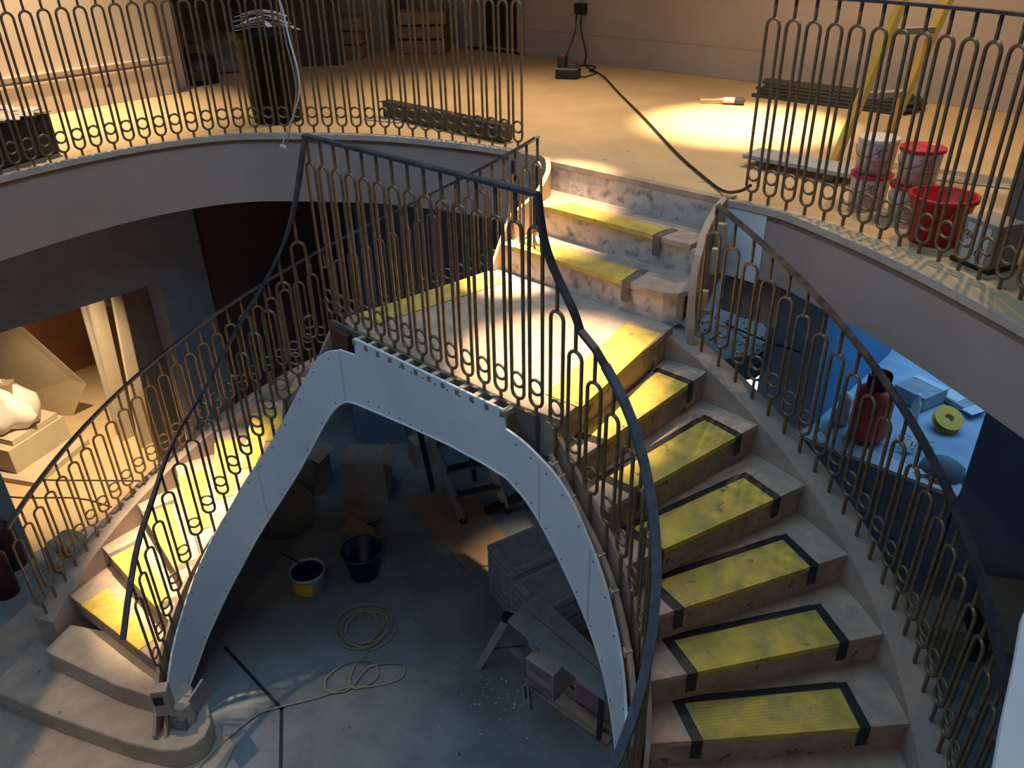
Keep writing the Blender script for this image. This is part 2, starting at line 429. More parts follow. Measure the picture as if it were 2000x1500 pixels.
botR = ztab(WRc, [(.44, -1.2, -.335), (.542, -1.203, -.386), (.627, -1.211, -.453), (.72, -1.214, -.562), (.811, -1.212, -.692), (.909, -1.218, -.829), (1.006, -1.24, -.988), (1.106, -1.283, -1.159), (1.167, -1.322, -1.32), (1.26, -1.40, -1.46)])
topR = np.where(kw_ > 5.6, -H*kw_-.04, topR); botR = np.where(kw_ > 5.6, -H*kw_-.56, botR)
topL = ztab(WLc, [(-.706, -1.202, -.110), (-.823, -1.251, -.149), (-.867, -1.301, -.258), (-.92, -1.37, -.408), (-.98, -1.437, -.56), (-1.08, -1.519, -.746), (-1.214, -1.593, -.961), (-1.32, -1.668, -1.154), (-1.397, -1.76, -1.33), (-1.437, -1.837, -1.48), (-1.457, -1.927, -1.632), (-1.444, -2.032, -1.773), (-1.406, -2.127, -1.884), (-1.349, -2.213, -1.984), (-1.254, -2.33, -2.15)])
botL = ztab(WLc, [(-.706, -1.204, -.41), (-.76, -1.216, -.446), (-.824, -1.252, -.558), (-.914, -1.362, -.802), (-.999, -1.454, -.985), (-1.112, -1.537, -1.197), (-1.234, -1.605, -1.415), (-1.339, -1.687, -1.624), (-1.407, -1.775, -1.814), (-1.449, -1.875, -1.985), (-1.458, -1.95, -2.109), (-1.444, -2.033, -2.211), (-1.409, -2.122, -2.291), (-1.317, -2.254, -2.34), (-1.254, -2.33, -2.31)])
mb = MB(); mb.strip(WRc, offset(WRc, .012), botR, topR); wpart(mb, 'right_panel', 'plaster')
mb = MB(); mb.strip(WLc, offset(WLc, -.012), botL, topL); wpart(mb, 'left_panel', 'plaster')
# bright edge bead along the arch
def bead(C, z, off):
    return [(p[0], p[1], zz) for p, zz in zip(offset(C, off), z)]
wpart(MB().tube(bead(WRc, botR, 0), .006, 6), 'edge_bead', 'white')
wpart(MB().tube(bead(WLc, botL, 0), .006, 6), 'edge_bead', 'white')
wpart(MB().tube([(-.705, -1.206, -.41), (-.6, -1.206, -.385), (-.45, -1.206, -.37), (-.2, -1.206, -.345), (.1, -1.206, -.325), (.3, -1.206, -.325), (.442, -1.206, -.335)], .005, 6), 'edge_bead', 'white')
# board joints and screws
mb = MB(); mb.box((-.70, -1.2055, -.26), (.012, .003, .29)); wpart(mb, 'joint_filler', 'white')
for i, C_, tp, bt, s_ in ((24, WLc, topL, botL, .0025), (9, WRc, topR, botR, -.0025), (22, WRc, topR, botR, -.0025)):
    p = offset(C_, s_)[i]; t = C_[i+1]-C_[i]
    mb = MB(); mb.box((p[0], p[1], (tp[i]+bt[i])/2), (.008, .002, (tp[i]-bt[i])*.94), math.atan2(t[1], t[0])); wpart(mb, 'joint_filler', 'white')
mb = MB()
for i in range(24):
    x = -.5+i*.04; 
    if i % 2: mb.box((x, -1.2042, -.03), (.006, .002, .006))
    else: mb.box((x, -1.2042, -.33), (.006, .002, .006))
for C, tp, bt, s in ((WRc, topR, botR, -1), (WLc, topL, botL, 1)):
    for i in range(3, len(C)-2, 4):
        p = offset(C, s*.0014)[i]; t = C[i+1]-C[i-1]; az = math.atan2(t[1], t[0])
        mb.box((p[0], p[1], tp[i]-.04), (.006, .002, .006), az); mb.box((p[0], p[1], bt[i]+.03), (.006, .002, .006), az)
tag(wpart(mb, 'screw_heads', 'black'), kind='stuff')

# concrete bottom steps of the left flight
def rounded_step(k, outer0, outer1, nose, back):
    pass
mb = MB()
s13 = [(-2.36, -2.45), (-2.262, -2.657), (-1.646, -2.465), (-1.378, -2.345), (-1.25, -2.33), (-1.19, -2.29), (-1.19, -2.23), (-1.30, -2.16), (-1.5, -2.2), (-2.0, -2.25)]
mb.prism(s13, FL, -2.21); spart(mb, 'concrete_step', 'concrete', bevel=.012)
mb = MB()
s14 = [(-2.62, -2.6), (-2.42, -2.97), (-2.301, -2.953), (-1.85, -2.78), (-1.364, -2.571), (-1.18, -2.47), (-1.10, -2.40), (-1.06, -2.32), (-1.07, -2.24), (-1.13, -2.17), (-1.25, -2.12), (-1.6, -2.15), (-2.3, -2.3)]
mb.prism(s14, FL, -2.38); spart(mb, 'concrete_step', 'concrete', bevel=.015)
mb = MB()   # lowest shallow apron
mb.prism([(-3.2, -2.5), (-2.75, -3.35), (-1.9, -3.2), (-1.3, -2.95), (-1.0, -2.72), (-.86, -2.5), (-.88, -2.3), (-1.0, -2.12), (-1.6, -2.1)], FL, FL+.012)
mb.build('floor_plinth', 'concrete', kind='structure', label='pale worn concrete apron in front of the bottom step')
# lift-end block below the left inner string
mb = MB(); mb.box((-1.25, -2.27, -2.36), (.10, .13, .14), .5); spart(mb, 'string_foot', 'wall_dark')
mb = MB(); mb.box((-1.245, -2.375, -2.10), (.05, .02, .06), .9); spart(mb, 'post_socket', 'void')

mb = MB(); mb.box((-1.265, -2.345, -2.13), (.09, .07, .20), .9); spart(mb, 'string_end', 'string')
# upper flight
UP = [(1, -.59, .52, -.09, .17), (2, -.55, .46, .15, .34)]
y_top = .41
mb = MB(); mb.prism([(-.60, -.108), (.38, -.108), (.47, -.10), (.53, -.06), (.55, 0.0), (.50, .10), (.46, .17), (-.60, .17)], .14, .17); spart(mb, 'tread', 'mdf', bevel=.004)
mb = MB(); mb.prism([(-.59, .145), (.45, .145), (.47, .42), (-.70, .42)], .31, .34); spart(mb, 'tread', 'mdf', bevel=.004)
mb = MB(); mb.prism([(-.60, -.088), (.38, -.088), (.46, -.08), (.515, -.045), (.53, 0.0), (.49, .12), (-.60, .12)], -.01, .14); spart(mb, 'riser', 'painted_riser')
mb = MB(); mb.box((-.06, .175, .24), (1.07, .02, .145)); spart(mb, 'riser', 'painted_riser')
mb = MB(); mb.box((-.11, .425, .41), (1.17, .02, .145)); spart(mb, 'riser', 'painted_riser')
mb = MB(); mb.box((-.11, .435, .495), (1.2, .05, .028)); spart(mb, 'top_nosing', 'mdf')
# shaped strings of the upper flight
Cl = cr([(-.80, .47), (-.685, .405), (-.60, .31), (-.565, .20), (-.585, .08), (-.625, -.03), (-.655, -.13)], 6)
n = len(Cl); u = np.linspace(0, 1, n)
tz = np.interp(u, [0, .15, .4, .6, .8, 1], [.525, .525, .47, .38, .30, .02]); bz = np.interp(u, [0, 1], [.15, -.2])
mb = MB(); mb.strip(offset(Cl, -.0), offset(Cl, -.028), bz, tz); spart(mb, 'upper_string', 'ply')
Cr = cr([(.47, .47), (.455, .38), (.46, .28), (.49, .16), (.535, .05), (.56, -.02), (.60, -.06)], 6)
tz = np.interp(u, [0, .15, .4, .7, .85, 1], [.525, .52, .44, .34, .20, .0]); bz = np.interp(u, [0, 1], [.15, -.45])
mb = MB(); mb.strip(offset(Cr, .0), offset(Cr, .035), bz, tz); spart(mb, 'upper_string', 'ply')
for p, z in (((.53, .30), .36), ((.57, .19), .27), ((.60, .06), .10)):
    mb = MB(); mb.box((p[0], p[1], z), (.04, .035, .13), .3); spart(mb, 'spacer_block', 'wood')
mb = MB(); mb.box((.64, .50, .17), (.34, .02, .60), -.08); spart(mb, 'string_end_board', 'mdf')
mb = MB(); mb.box((-.93, .44, .36), (.2, .02, .3), .1); spart(mb, 'string_end_board', 'mdf')

# ------------------------------------------------------------------ yellow tread covers
def cover(quad, z, label, lip=.022, tapes=True, tapecol='tape', ends=(1, 1), backtape=True, ridges=9):
    # quad: front-left, front-right, back-right, back-left (plan); front = nosing edge
    a, b, c, d = [np.array(p, float) for p in quad]
    o = empty('tread_cover', (float((a+b)[0]/2), float((a+b)[1]/2), z), label=label, cat='tread cover', group='yellow anti-slip covers taped to the stair treads')
    off = np.array(o.location)
    mb = MB()
    fr = (a-d+b-c)/2; fr = fr/np.linalg.norm(fr)
    nr = 24; zt = z+.004
    vs = []; fs = []
    for i in range(nr+1):
        t = i/nr; p = d+(a-d)*t; q = c+(b-c)*t
        zz = zt+(.0012 if i % 2 else 0)
        vs += [(p[0], p[1], zz), (q[0], q[1], zz)]
    for i in range(nr): fs.append((2*i, 2*i+2, 2*i+3, 2*i+1))
    e = .004
    p, q = a+fr*e, b+fr*e
    m = len(vs); vs += [(p[0], p[1], zt), (q[0], q[1], zt), (p[0], p[1], z-lip), (q[0], q[1], z-lip)]
    fs += [(2*nr, m, m+1, 2*nr+1), (m, m+2, m+3, m+1)]
    mb.add(vs, fs); c0 = mb.build('cover_mat', 'yellow', parent=o); c0.location = -Vector(off)
    if tapes:
        for (f, g, on, s) in ((a, d, ends[0], -1), (b, c, ends[1], 1)):
            if not on: continue
            al = (b-a)/np.linalg.norm(b-a)*s; wd = .045
            g2 = g-fr*.03
            mb = MB(); mb.prism([tuple(f+fr*.003), tuple(f+fr*.003+al*wd), tuple(g2+al*wd), tuple(g2)], z+.0005, z+.0022)
            f2 = f+fr*.0032
            mb.strip([f2, f2+al*wd], [f2+fr*.002, f2+al*wd+fr*.002], [z-.105]*2, [z+.0022]*2)
            t = mb.build('tape', tapecol, parent=o); t.location = -Vector(off)
        if backtape:
            mb = MB(); mb.prism([tuple(d), tuple(c), tuple(c-fr*.035), tuple(d-fr*.035)], z+.0004, z+.0018)
            t = mb.build('tape', tapecol, parent=o); t.location = -Vector(off)
    return o
ordR = ['highest step of the right flight, just under the landing', 'second step down on the right flight', 'third step down on the right flight', 'fourth step down on the right flight',
        'fifth step down on the right flight', 'sixth step down on the right flight, lowest one fully in view']
for k in range(1, 7):
    o, i = corner(k, 1); d = nose_dir(k, 1); bk = np.array([d[1], -d[0]]) if (np.array([d[1], -d[0]])@(corner(k-1, 1)[0]-o)) > 0 else np.array([-d[1], d[0]])
    a = o+d*.83; b = o+d*.205
    if k < 3: a = o+d*.80; b = o+d*.17
    sk = d*(-.02)
    dep = .185 if k > 1 else .17
    c_ = b+bk*dep*1.0+d*(-.0); dd = a+bk*min(dep, .15 if k < 3 else .17)+d*(.03)
    cover([tuple(a), tuple(b), tuple(c_), tuple(dd)], -H*k, 'yellow cover on the '+ordR[k-1], backtape=k > 1)
ordL = {5: 'left flight tread deepest behind the landing balusters', 6: 'left flight tread second up behind the landing balusters', 7: 'left flight tread in shade at the top of the visible run', 8: 'left flight tread just above the brightest one',
        9: 'left flight in the brightest pool of lamp light', 10: 'left flight tread just below the brightest one', 11: 'left flight second step up from the concrete steps', 12: 'lowest board tread of the left flight'}
for k in range(5, 13):
    o, i = corner(k, -1); d = nose_dir(k, -1); v = np.array([d[1], -d[0]]); bk = v if v@(corner(k-1, -1)[0]-o) > 0 else -v
    L = np.linalg.norm(i-o)
    a = o+d*.15; b = o+d*min(.80, L-.06)
    cover([tuple(b), tuple(a), tuple(a+bk*.18), tuple(b+bk*.10)], -H*k, 'yellow cover on the '+ordL[k], tapes=(k in (10, 11)), tapecol='greytape', backtape=False)
cover([(.662, -.98), (.53, -.19), (.34, -.21), (.48, -.99)], 0, 'yellow strip along the right edge of the landing', tapes=False)
cover([(-.655, -.16), (-.77, -1.03), (-.60, -1.02), (-.47, -.2)], 0, 'yellow strip along the far left edge of the landing', tapes=False)
cover([(-.50, -.11), (.235, -.11), (.215, .05), (-.46, .05)], .17, 'yellow cover on the lower step of the short top flight', tapecol='greytape', ends=(0, 1), backtape=False)
cover([(-.47, .143), (.235, .143), (.24, .26), (-.42, .28)], .34, 'yellow cover on the upper step of the short top flight', tapecol='greytape', ends=(0, 1), backtape=False)

# ------------------------------------------------------------------ balustrades
def loop_pts(w_, z0, z1, n=7):
    r = w_/2; P = []
    for i in range(n+1):
        a = PI*i/n; P.append((r*math.cos(a), 0, z1-r+r*math.sin(a)))
    for i in range(n+1):
        a = PI+PI*i/n; P.append((r*math.cos(a), 0, z0+r+r*math.sin(a)))
    return P
def baluster_mesh(L, lb, lp, w_=.066, r=.0076):
    mb = MB(); mb.m('brass')
    mb.tube([(0, 0, 0), (0, 0, lb)], r*1.05, 8)
    mb.tube(loop_pts(w_, lb, lb+lp), r, 8, True)
    mb.tube([(0, 0, lb+lp), (0, 0, L-.035)], r, 8)
    mb.m('steel'); mb.tube([(0, 0, L-.035), (0, 0, L+.003)], r*1.02, 8)
    rg = MB(); zc = lb+.056+w_/2; rr = w_/2
    rg.tube([(rr*math.cos(2*PI*i/20), 0, zc+rr*math.sin(2*PI*i/20)) for i in range(20)], r*.9, 6, True)
    return mb, rg
def balustrade(name_label, path, zb, zr, spec, base, step=.1, rail_w=.04, rail_t=.012, rail=None, first=0, skip=(), group=None, join_yaw=None, tip_open=0):
    """path: plan curve; zb/zr heights of feet and rail along it"""
    root = empty('balustrade', base, label=name_label, cat='balustrade', group=None)
    off = Vector(base)
    P3 = np.c_[path, zb, zr]; Q = resample(P3[:, :2] if False else P3, step) if False else None
    s = np.r_[0, np.cumsum(np.linalg.norm(np.diff(path, axis=0), axis=1))]
    n = int(s[-1]/step); meshes = {}
    rp = rail if rail is not None else [(p[0], p[1], z) for p, z in zip(path, zr)]
    h = MB().bar([Vector(p)-off for p in rp], rail_w, rail_t).build('handrail', 'steel', parent=root)
    first_b = {}
    for i in range(first, n+1):
        if i in skip: continue
        t = s[-1]*0+i*step
        x = np.interp(t, s, path[:, 0]); y = np.interp(t, s, path[:, 1])
        x2 = np.interp(min(t+.02, s[-1]), s, path[:, 0]); y2 = np.interp(min(t+.02, s[-1]), s, path[:, 1])
        x1 = np.interp(max(t-.02, 0), s, path[:, 0]); y1 = np.interp(max(t-.02, 0), s, path[:, 1])
        b = float(np.interp(t, s, zb)); r = float(np.interp(t, s, zr))
        L, lb, lp = spec(r-b)
        key = (round(L, 2), round(lp, 2))
        if key not in meshes:
            mb, rg = baluster_mesh(key[0], lb, key[1]); o = mb.build('baluster', None, parent=root); g = rg.build('ring', 'brass', parent=o)
            meshes[key] = (o, g)
        else:
            o0, g0 = meshes[key]; o = o0.copy(); COL.objects.link(o); o.parent = root
            g = g0.copy(); COL.objects.link(g); g.parent = o
        o.location = Vector((x, y, r-rail_t/2-key[0]))-off
        o.rotation_euler = (0, 0, math.atan2(y2-y1, x2-x1))
    return root
spec_g = lambda h: (.925, .05, .785)
spec_s = lambda h: (.75, .12, .505)
spec_i = lambda h: (.83, .19, .51)
# landing front: straight panel
xs = np.linspace(.561, -.846, 30); pm = np.c_[xs, np.full(30, -1.127)]
# one continuous inner balustrade: right flight, landing, left flight
sR = np.r_[0, np.cumsum(np.linalg.norm(np.diff(PR, axis=0), axis=1))]
zrR = -H*kR+.745; zrR = np.where(sR < .42, ztab(PR, [(.561, -1.127, .91), (.578, -1.128, .805), (.6, -1.128, .734), (.636, -1.13, .671), (.685, -1.135, .6), (.746, -1.14, .539), (.846, -1.147, .44), (.949, -1.158, .283), (1.049, -1.186, .163)]), zrR)
for _ in range(2): zrR[2:-1] = (zrR[1:-2]+2*zrR[2:-1]+zrR[3:])/4
zrL = ztab(PL, [(-.846, -1.128, .912), (-.849, -1.161, .792), (-.853, -1.212, .648), (-.862, -1.252, .533), (-.87, -1.269, .503), (-.904, -1.316, .404), (-.959, -1.368, .288), (-1.026, -1.417, .156), (-1.104, -1.459, .041), (-1.209, -1.517, -.119), (-1.297, -1.571, -.273), (-1.37, -1.63, -.404), (-1.478, -1.777, -.64), (-1.518, -1.906, -.865), (-1.516, -1.992, -.991), (-1.473, -2.132, -1.172), (-1.367, -2.291, -1.369), (-1.24, -2.44, -1.55)])
def bal_main():
    root = empty('balustrade', (-.14, -1.127, -.1), label='bronze balustrade straight along the landing front, continuing in inner arms down both flights', cat='balustrade')
    off = Vector(root.location)
    railm = [(p[0], p[1], .914) for p in pm]
    MB().bar([Vector(p)-off for p in railm], .030, .014).build('handrail', 'steel', parent=root)
    def arm(P, zr, kk):
        pts = [(p[0], p[1], z) for p, z in zip(P, zr)]
        MB().bar([Vector(p)-off for p in pts], .030, .014).build('handrail', 'steel', parent=root)
    arm(PR, zrR, kR); arm(PL, zrL, kL)
    wr = [Vector((p[0], p[1], z))-off for p, z in zip(PR, zrR)][17:]
    MB().bar(wr, .034, .019).build('rail_wrap', 'wrap', parent=root)['label'] = 'blue-grey protective wrapping'
    protos = {}
    def put(x, y, z, az, L, lb, lp):
        key = (L, lb, lp)
        if key not in protos:
            mb, rg = baluster_mesh(L, lb, lp); o = mb.build('baluster', None, parent=root); g = rg.build('ring', 'brass', parent=o); protos[key] = (o, g)
        else:
            o0, g0 = protos[key]; o = o0.copy(); COL.objects.link(o); o.parent = root; g = g0.copy(); COL.objects.link(g); g.parent = o
        o.location = Vector((x, y, z))-off; o.rotation_euler = (0, 0, az)
    for i in range(15): put(.551-i*(1.387/14), -1.127, .908-1.0, 0, 1.0, .125, .76)
    for P, zr, st, s_, ph in ((PR, zrR, .098, sR, .10), (PL, zrL, .098, sL, .12)):
        t = ph
        while t < s_[-1]-(.01 if P is PR else .17):
            f = lambda q, a: np.interp(q, s_, a)
            x, y, z = f(t, P[:, 0]), f(t, P[:, 1]), f(t, zr)
            az = math.atan2(f(t+.02, P[:, 1])-f(t-.02, P[:, 1]), f(t+.02, P[:, 0])-f(t-.02, P[:, 0]))
            put(x, y, z-.006-.86, az, .86, .22, .51); t += st
    return root
bal_main()
# outer balustrades of both flights
for sg, k0, k1, lab in ((1, .75, 10.5, 'dark bronze balustrade curving down the outer side of the right flight'), (-1, -.2, 12.5, 'bronze balustrade curving down the outer side of the left flight, before the lit store room')):
    ks = np.linspace(k0, k1, 80); P = np.array([oc(k, sg, .08) for k in ks])
    base_z = -H*ks-.0; 
    balustrade(lab, P, base_z-.005, base_z+.750, spec_s, tuple(P[40])+(float(base_z[40]),), step=.0985, rail_w=.034)
# gallery balustrades
GL = cr([(-1.023, .50), (-1.25, .475), (-1.55, .40), (-1.957, .26), (-2.40, -.03), (-2.80, -.40), (-2.98, -.86), (-3.03, -1.372), (-2.96, -1.82), (-2.85, -2.3), (-2.65, -2.75)], 8)
GR = cr([(.575, .47), (.70, .455), (.90, .43), (1.08, .40), (1.28, .335), (1.46, .27), (1.63, .19), (1.81, .09), (1.95, 0.0), (2.15, -.14), (2.4, -.36), (2.65, -.62)], 8)
balustrade('tall bronze balustrade around the left side of the upper floor opening', GL, np.full(len(GL), T), np.full(len(GL), T+.93), spec_g, (-2.4, -.03, T), step=.1005, rail_w=.034)
balustrade('tall bronze balustrade on the upper floor edge in front of the buckets', GR, np.full(len(GR), T), np.full(len(GR), T+.93), spec_g, (1.46, .27, T), step=.1015, rail_w=.034)

# ------------------------------------------------------------------ the building
VL = cr([(-1.03, .44), (-1.102, .436), (-1.405, .377), (-1.957, .19), (-2.403, -.096), (-2.794, -.443), (-2.97, -.888), (-3.0, -1.372), (-2.935, -1.843), (-2.8, -2.4), (-2.5, -2.95), (-2.0, -3.5)], 8)
VR = cr([(.48, .40), (.619, .404), (.824, .381), (1.155, .246), (1.426, .116), (1.67, -.022), (1.983, -.22), (2.3, -.45), (2.6, -.75), (2.9, -1.2)], 8)
def st(mb, name, m, label=None, **kw):
    return mb.build(name, m, kind='structure', label=label, **kw)
# upper floor as three pieces around the opening: left, back, right
mb = MB()
pl = [tuple(p) for p in VL[::-1]]      # from the near left round to the flight
mb.prism([(-9, -5), (-9, 6.5), (-1.03, 6.5)]+[(-1.03, .44)]+[tuple(p) for p in VL[1:]]+[(-2.0, -5)], T-.06, T-.002)
mb.prism([(-1.03, .44), (-1.03, 6.5), (.48, 6.5), (.48, .44)], T-.06, T-.002)
mb.prism([(.48, .40), (.48, 6.5), (6, 6.5), (6, -1.2)]+[tuple(p) for p in VR[::-1]], T-.06, T-.002)
st(mb, 'floor_upper', 'screed', 'dusty tan upper floor around the stair opening')
# fascias with trims
mb = MB(); A = VL; mb.strip(offset(A, .0), offset(A, -.02), np.full(len(A), .045), np.full(len(A), T-.01)); st(mb, 'wall_fascia_left', 'fascia', 'curved grey board fascia below the left gallery edge')
mb = MB(); A = VR; mb.strip(offset(A, .0), offset(A, .02), np.full(len(A), .145), np.full(len(A), T-.01)); st(mb, 'wall_fascia_right', 'fascia', 'curved grey board fascia below the right gallery edge')
mb = MB(); mb.strip(offset(VL, .022), offset(VL, -.03), np.full(len(VL), T-.03), np.full(len(VL), T+.004)); st(mb, 'trim_1', 'trim', 'pale edge strip along the left gallery')
mb = MB(); mb.strip(offset(VR, -.008), offset(VR, .012), np.full(len(VR), T-.03), np.full(len(VR), T+.004)); st(mb, 'trim_2', 'trim', 'pale edge strip along the right gallery')
# ceilings of the lower level (underside of the galleries)
mb = MB()
mb.prism([(-9, -5), (-9, 6.5), (-1.03, 6.5)]+[(-1.03, .47)]+[tuple(p) for p in offset(VL, -.025)[1:]]+[(-2.0, -5)], T-.10, T-.07)
mb.prism([(-1.03, .47), (-1.03, 6.5), (.48, 6.5), (.48, .47)], T-.10, T-.07)
mb.prism([(.48, .43), (.48, 6.5), (6, 6.5), (6, -1.2)]+[tuple(p) for p in offset(VR, .025)[::-1]], T-.10, T-.07)
st(mb, 'ceiling_lower', 'ceil', 'shaded ceiling under the gallery')
# lower floor
mb = MB(); mb.box((-1.5, .8, FL-.05), (15, 11.4, .1)); st(mb, 'floor', 'lowfloor', 'stained blue-grey concrete floor of the lower level')
mb = MB()
for a, b in (((-1.742, -1.756), (-1.025, -1.779)), ((-1.025, -1.779), (-.55, -2.10))):
    a, b = Vector(a), Vector(b); d = b-a; mb.box(((a.x+b.x)/2, (a.y+b.y)/2, FL+.001), (d.length+.02, .022, .003), math.atan2(d.y, d.x))
st(mb, 'trim_3', 'tape', 'dark joint line across the concrete floor')
# upper ceiling with an opening for the skylight
mb = MB()
for c, s in (((-5.6, .75, CEIL+.05), (6.8, 11.5, .1)), ((3.9, .75, CEIL+.05), (4.2, 11.5, .1)), ((-.2, 3.4, CEIL+.05), (4.0, 6.2, .1)), ((-.2, -4.2, CEIL+.05), (4.0, 1.6, .1))): mb.box(c, s)
st(mb, 'ceiling', 'ceil', 'upper ceiling with a square skylight')
# upper walls
BW = 3.42
mb = MB(); mb.box((-6.7, BW+.1, T+1.4), (4.66, .2, 2.8)); mb.box((.2, BW+.1, T+1.4), (7.6, .2, 2.8)); st(mb, 'wall_back', 'wall', 'plain mauve-white wall at the back of the upper floor')
mb = MB(); mb.box((-3.99, BW+.25, T+1.4), (.80, .05, 2.8)); mb.box((-3.99, BW-.02, T+.01), (.78, .06, .02)); st(mb, 'door_1', 'darkbrown', 'dark narrow doorway in the back wall')
mb = MB(); mb.box((-3.62, BW-.02, T+1.4), (.07, .05, 2.8)); mb.box((-4.37, BW-.02, T+1.4), (.05, .05, 2.8)); st(mb, 'trim_4', 'wall', 'door lining')
mb = MB(); mb.box((.2, BW-.009, T+.115), (7.6, .018, .23)); mb.box((.2, BW-.013, T+.235), (7.6, .012, .012)); st(mb, 'baseboard_back', 'wall', 'tall skirting along the back wall')
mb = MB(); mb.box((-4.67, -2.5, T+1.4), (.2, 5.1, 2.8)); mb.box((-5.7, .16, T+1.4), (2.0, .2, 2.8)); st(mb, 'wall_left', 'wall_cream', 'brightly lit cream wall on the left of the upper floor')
mb = MB(); mb.box((-4.555, -2.48, T+.11), (.03, 5.14, .22)); mb.box((-4.55, -2.48, T+.225), (.045, 5.15, .014)); mb.box((-4.56, -2.48, T+.265), (.02, 5.14, .03)); mb.box((-4.553, -2.48, T+.285), (.04, 5.15, .01))
st(mb, 'baseboard_left', 'wall_cream', 'deep moulded cream skirting on the left wall')
mb = MB(); mb.lathe([(.018, 0), (.018, .004), (.0, .004)], (0, 0, 0), 16); o = mb.build('cable_hole', 'black', loc=(-4.539, -.453, .648), label='small round cable hole in the cream skirting', cat='cable hole'); o.rotation_euler = (0, PI/2, 0)
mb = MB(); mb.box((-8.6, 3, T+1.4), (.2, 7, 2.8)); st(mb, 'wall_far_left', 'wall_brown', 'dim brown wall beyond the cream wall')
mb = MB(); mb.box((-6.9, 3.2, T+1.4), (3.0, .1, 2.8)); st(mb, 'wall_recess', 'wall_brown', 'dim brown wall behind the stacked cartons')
# right hand column and wall of the upper floor
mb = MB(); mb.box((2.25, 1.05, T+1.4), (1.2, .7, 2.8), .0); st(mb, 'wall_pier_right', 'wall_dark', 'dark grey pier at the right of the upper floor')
mb = MB(); mb.box((5, 1, T+1.4), (.1, 10, 2.8)); mb.box((5, 1, -1.2), (.1, 10, 2.7)); st(mb, 'wall_right', 'wall')
# lower walls: left with the opening to the store room
LX = -3.70
mb = MB()
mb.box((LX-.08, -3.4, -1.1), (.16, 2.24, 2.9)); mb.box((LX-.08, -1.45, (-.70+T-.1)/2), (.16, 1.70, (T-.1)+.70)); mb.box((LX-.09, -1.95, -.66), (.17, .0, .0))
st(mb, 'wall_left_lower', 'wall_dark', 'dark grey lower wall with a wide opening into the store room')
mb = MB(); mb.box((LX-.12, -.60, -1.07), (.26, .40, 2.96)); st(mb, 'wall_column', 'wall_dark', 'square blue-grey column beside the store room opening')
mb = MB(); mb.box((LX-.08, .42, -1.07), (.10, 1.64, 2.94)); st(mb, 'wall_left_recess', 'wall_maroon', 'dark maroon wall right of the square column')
mb = MB(); mb.box((-6.6, -1.3, -1.1), (.1, 4.5, 2.9)); mb.box((-5.3, .42, -1.1), (2.9, .1, 2.9)); mb.box((-5.3, -3.4, -1.1), (2.9, .1, 2.9)); st(mb, 'wall_store_room', 'store_wall', 'red-brown walls of the store room')
mb = MB(); mb.box((-5.2, -1.4, FL+.003), (2.9, 3.6, .006)); st(mb, 'floor_store_room', 'screed', 'dusty lit floor of the store room')
# lower back wall
YB = 2.13
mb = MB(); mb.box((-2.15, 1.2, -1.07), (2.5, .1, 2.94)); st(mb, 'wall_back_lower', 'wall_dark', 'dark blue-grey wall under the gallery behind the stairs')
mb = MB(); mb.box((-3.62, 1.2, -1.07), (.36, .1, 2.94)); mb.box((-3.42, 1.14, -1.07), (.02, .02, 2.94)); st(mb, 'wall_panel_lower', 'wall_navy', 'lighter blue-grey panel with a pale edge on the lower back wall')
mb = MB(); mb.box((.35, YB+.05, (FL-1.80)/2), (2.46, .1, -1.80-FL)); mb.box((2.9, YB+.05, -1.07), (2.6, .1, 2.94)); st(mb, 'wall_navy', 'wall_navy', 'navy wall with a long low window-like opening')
mb = MB(); mb.box((.35, YB+.04, -1.785), (2.50, .16, .03)); st(mb, 'trim_5', 'white', 'pale sill of the opening into the blue room')
mb = MB(); mb.box((-.95, 1.7, -1.07), (.1, 1.0, 2.94)); st(mb, 'wall_return', 'wall_dark')
# blue room
mb = MB(); mb.box((.6, 4.3, -1.82), (3.4, 4.2, .05)); st(mb, 'floor_blue_room', 'bluefloor', 'blue lit raised floor beyond the opening')
mb = MB(); mb.box((.6, 6.4, -.7), (3.6, .1, 2.3)); mb.box((-1.1, 4.3, -.7), (.1, 4.2, 2.3)); mb.box((2.3, 4.3, -.7), (.1, 4.2, 2.3)); st(mb, 'wall_blue_room', 'wall')
# near gallery edge in the corner of the view
NE = [(2.42, -1.35), (2.36, -1.50), (2.347, -1.653), (2.368, -1.786), (2.39, -1.952), (2.409, -2.071), (2.43, -2.3), (2.5, -2.8)]
mb = MB(); mb.prism(NE+[(4.5, -3.4), (4.5, -1.0)], T-.03, T+.0)
st(mb, 'wall_fascia_near', 'plaster', 'pale blue-lit covered gallery edge in the bottom right corner')

# pale fascia end panel
mb = MB(); A = VR[:13]; mb.strip(offset(A, -.004), offset(A, .0), np.full(len(A), .12), np.full(len(A), T-.035)); st(mb, 'trim_6', 'plaster', 'pale unpainted end panel of the right fascia')
# blue room bodies
mb = MB(); mb.box((.21, 3.1, -1.0), (.46, 1.7, 1.7)); st(mb, 'wall_pier_blue', 'bluepaint', 'glittery blue pier in the lit room')
mb = MB(); mb.box((.21, 2.24, -1.25), (.46, .02, 1.06)); st(mb, 'pier_lit_face', 'bluefloor', 'pale cyan front of the blue pier, its lit look put into the colour')  # paler sheet added so the pier front looks lit
mb = MB(); mb.prism([(-.80, 2.05), (-.19, 1.75), (.02, 2.08), (-.03, 3.25), (-.9, 3.2)], -1.42, -1.2)
st(mb, 'floor_ledge', 'lowfloor', 'debris strewn grey ledge beside the blue pier')
mb = MB()
for i in range(70):
    x = -.75+random.random()*.75; y = 2.0+random.random()*1.1
    mb.box((x, y, -1.197), (.01+.03*random.random(), .008+.015*random.random(), .006), random.random()*3)
mb.build('debris', 'black', kind='stuff', label='dark crumbs of rubble scattered over the grey ledge', cat='rubble')
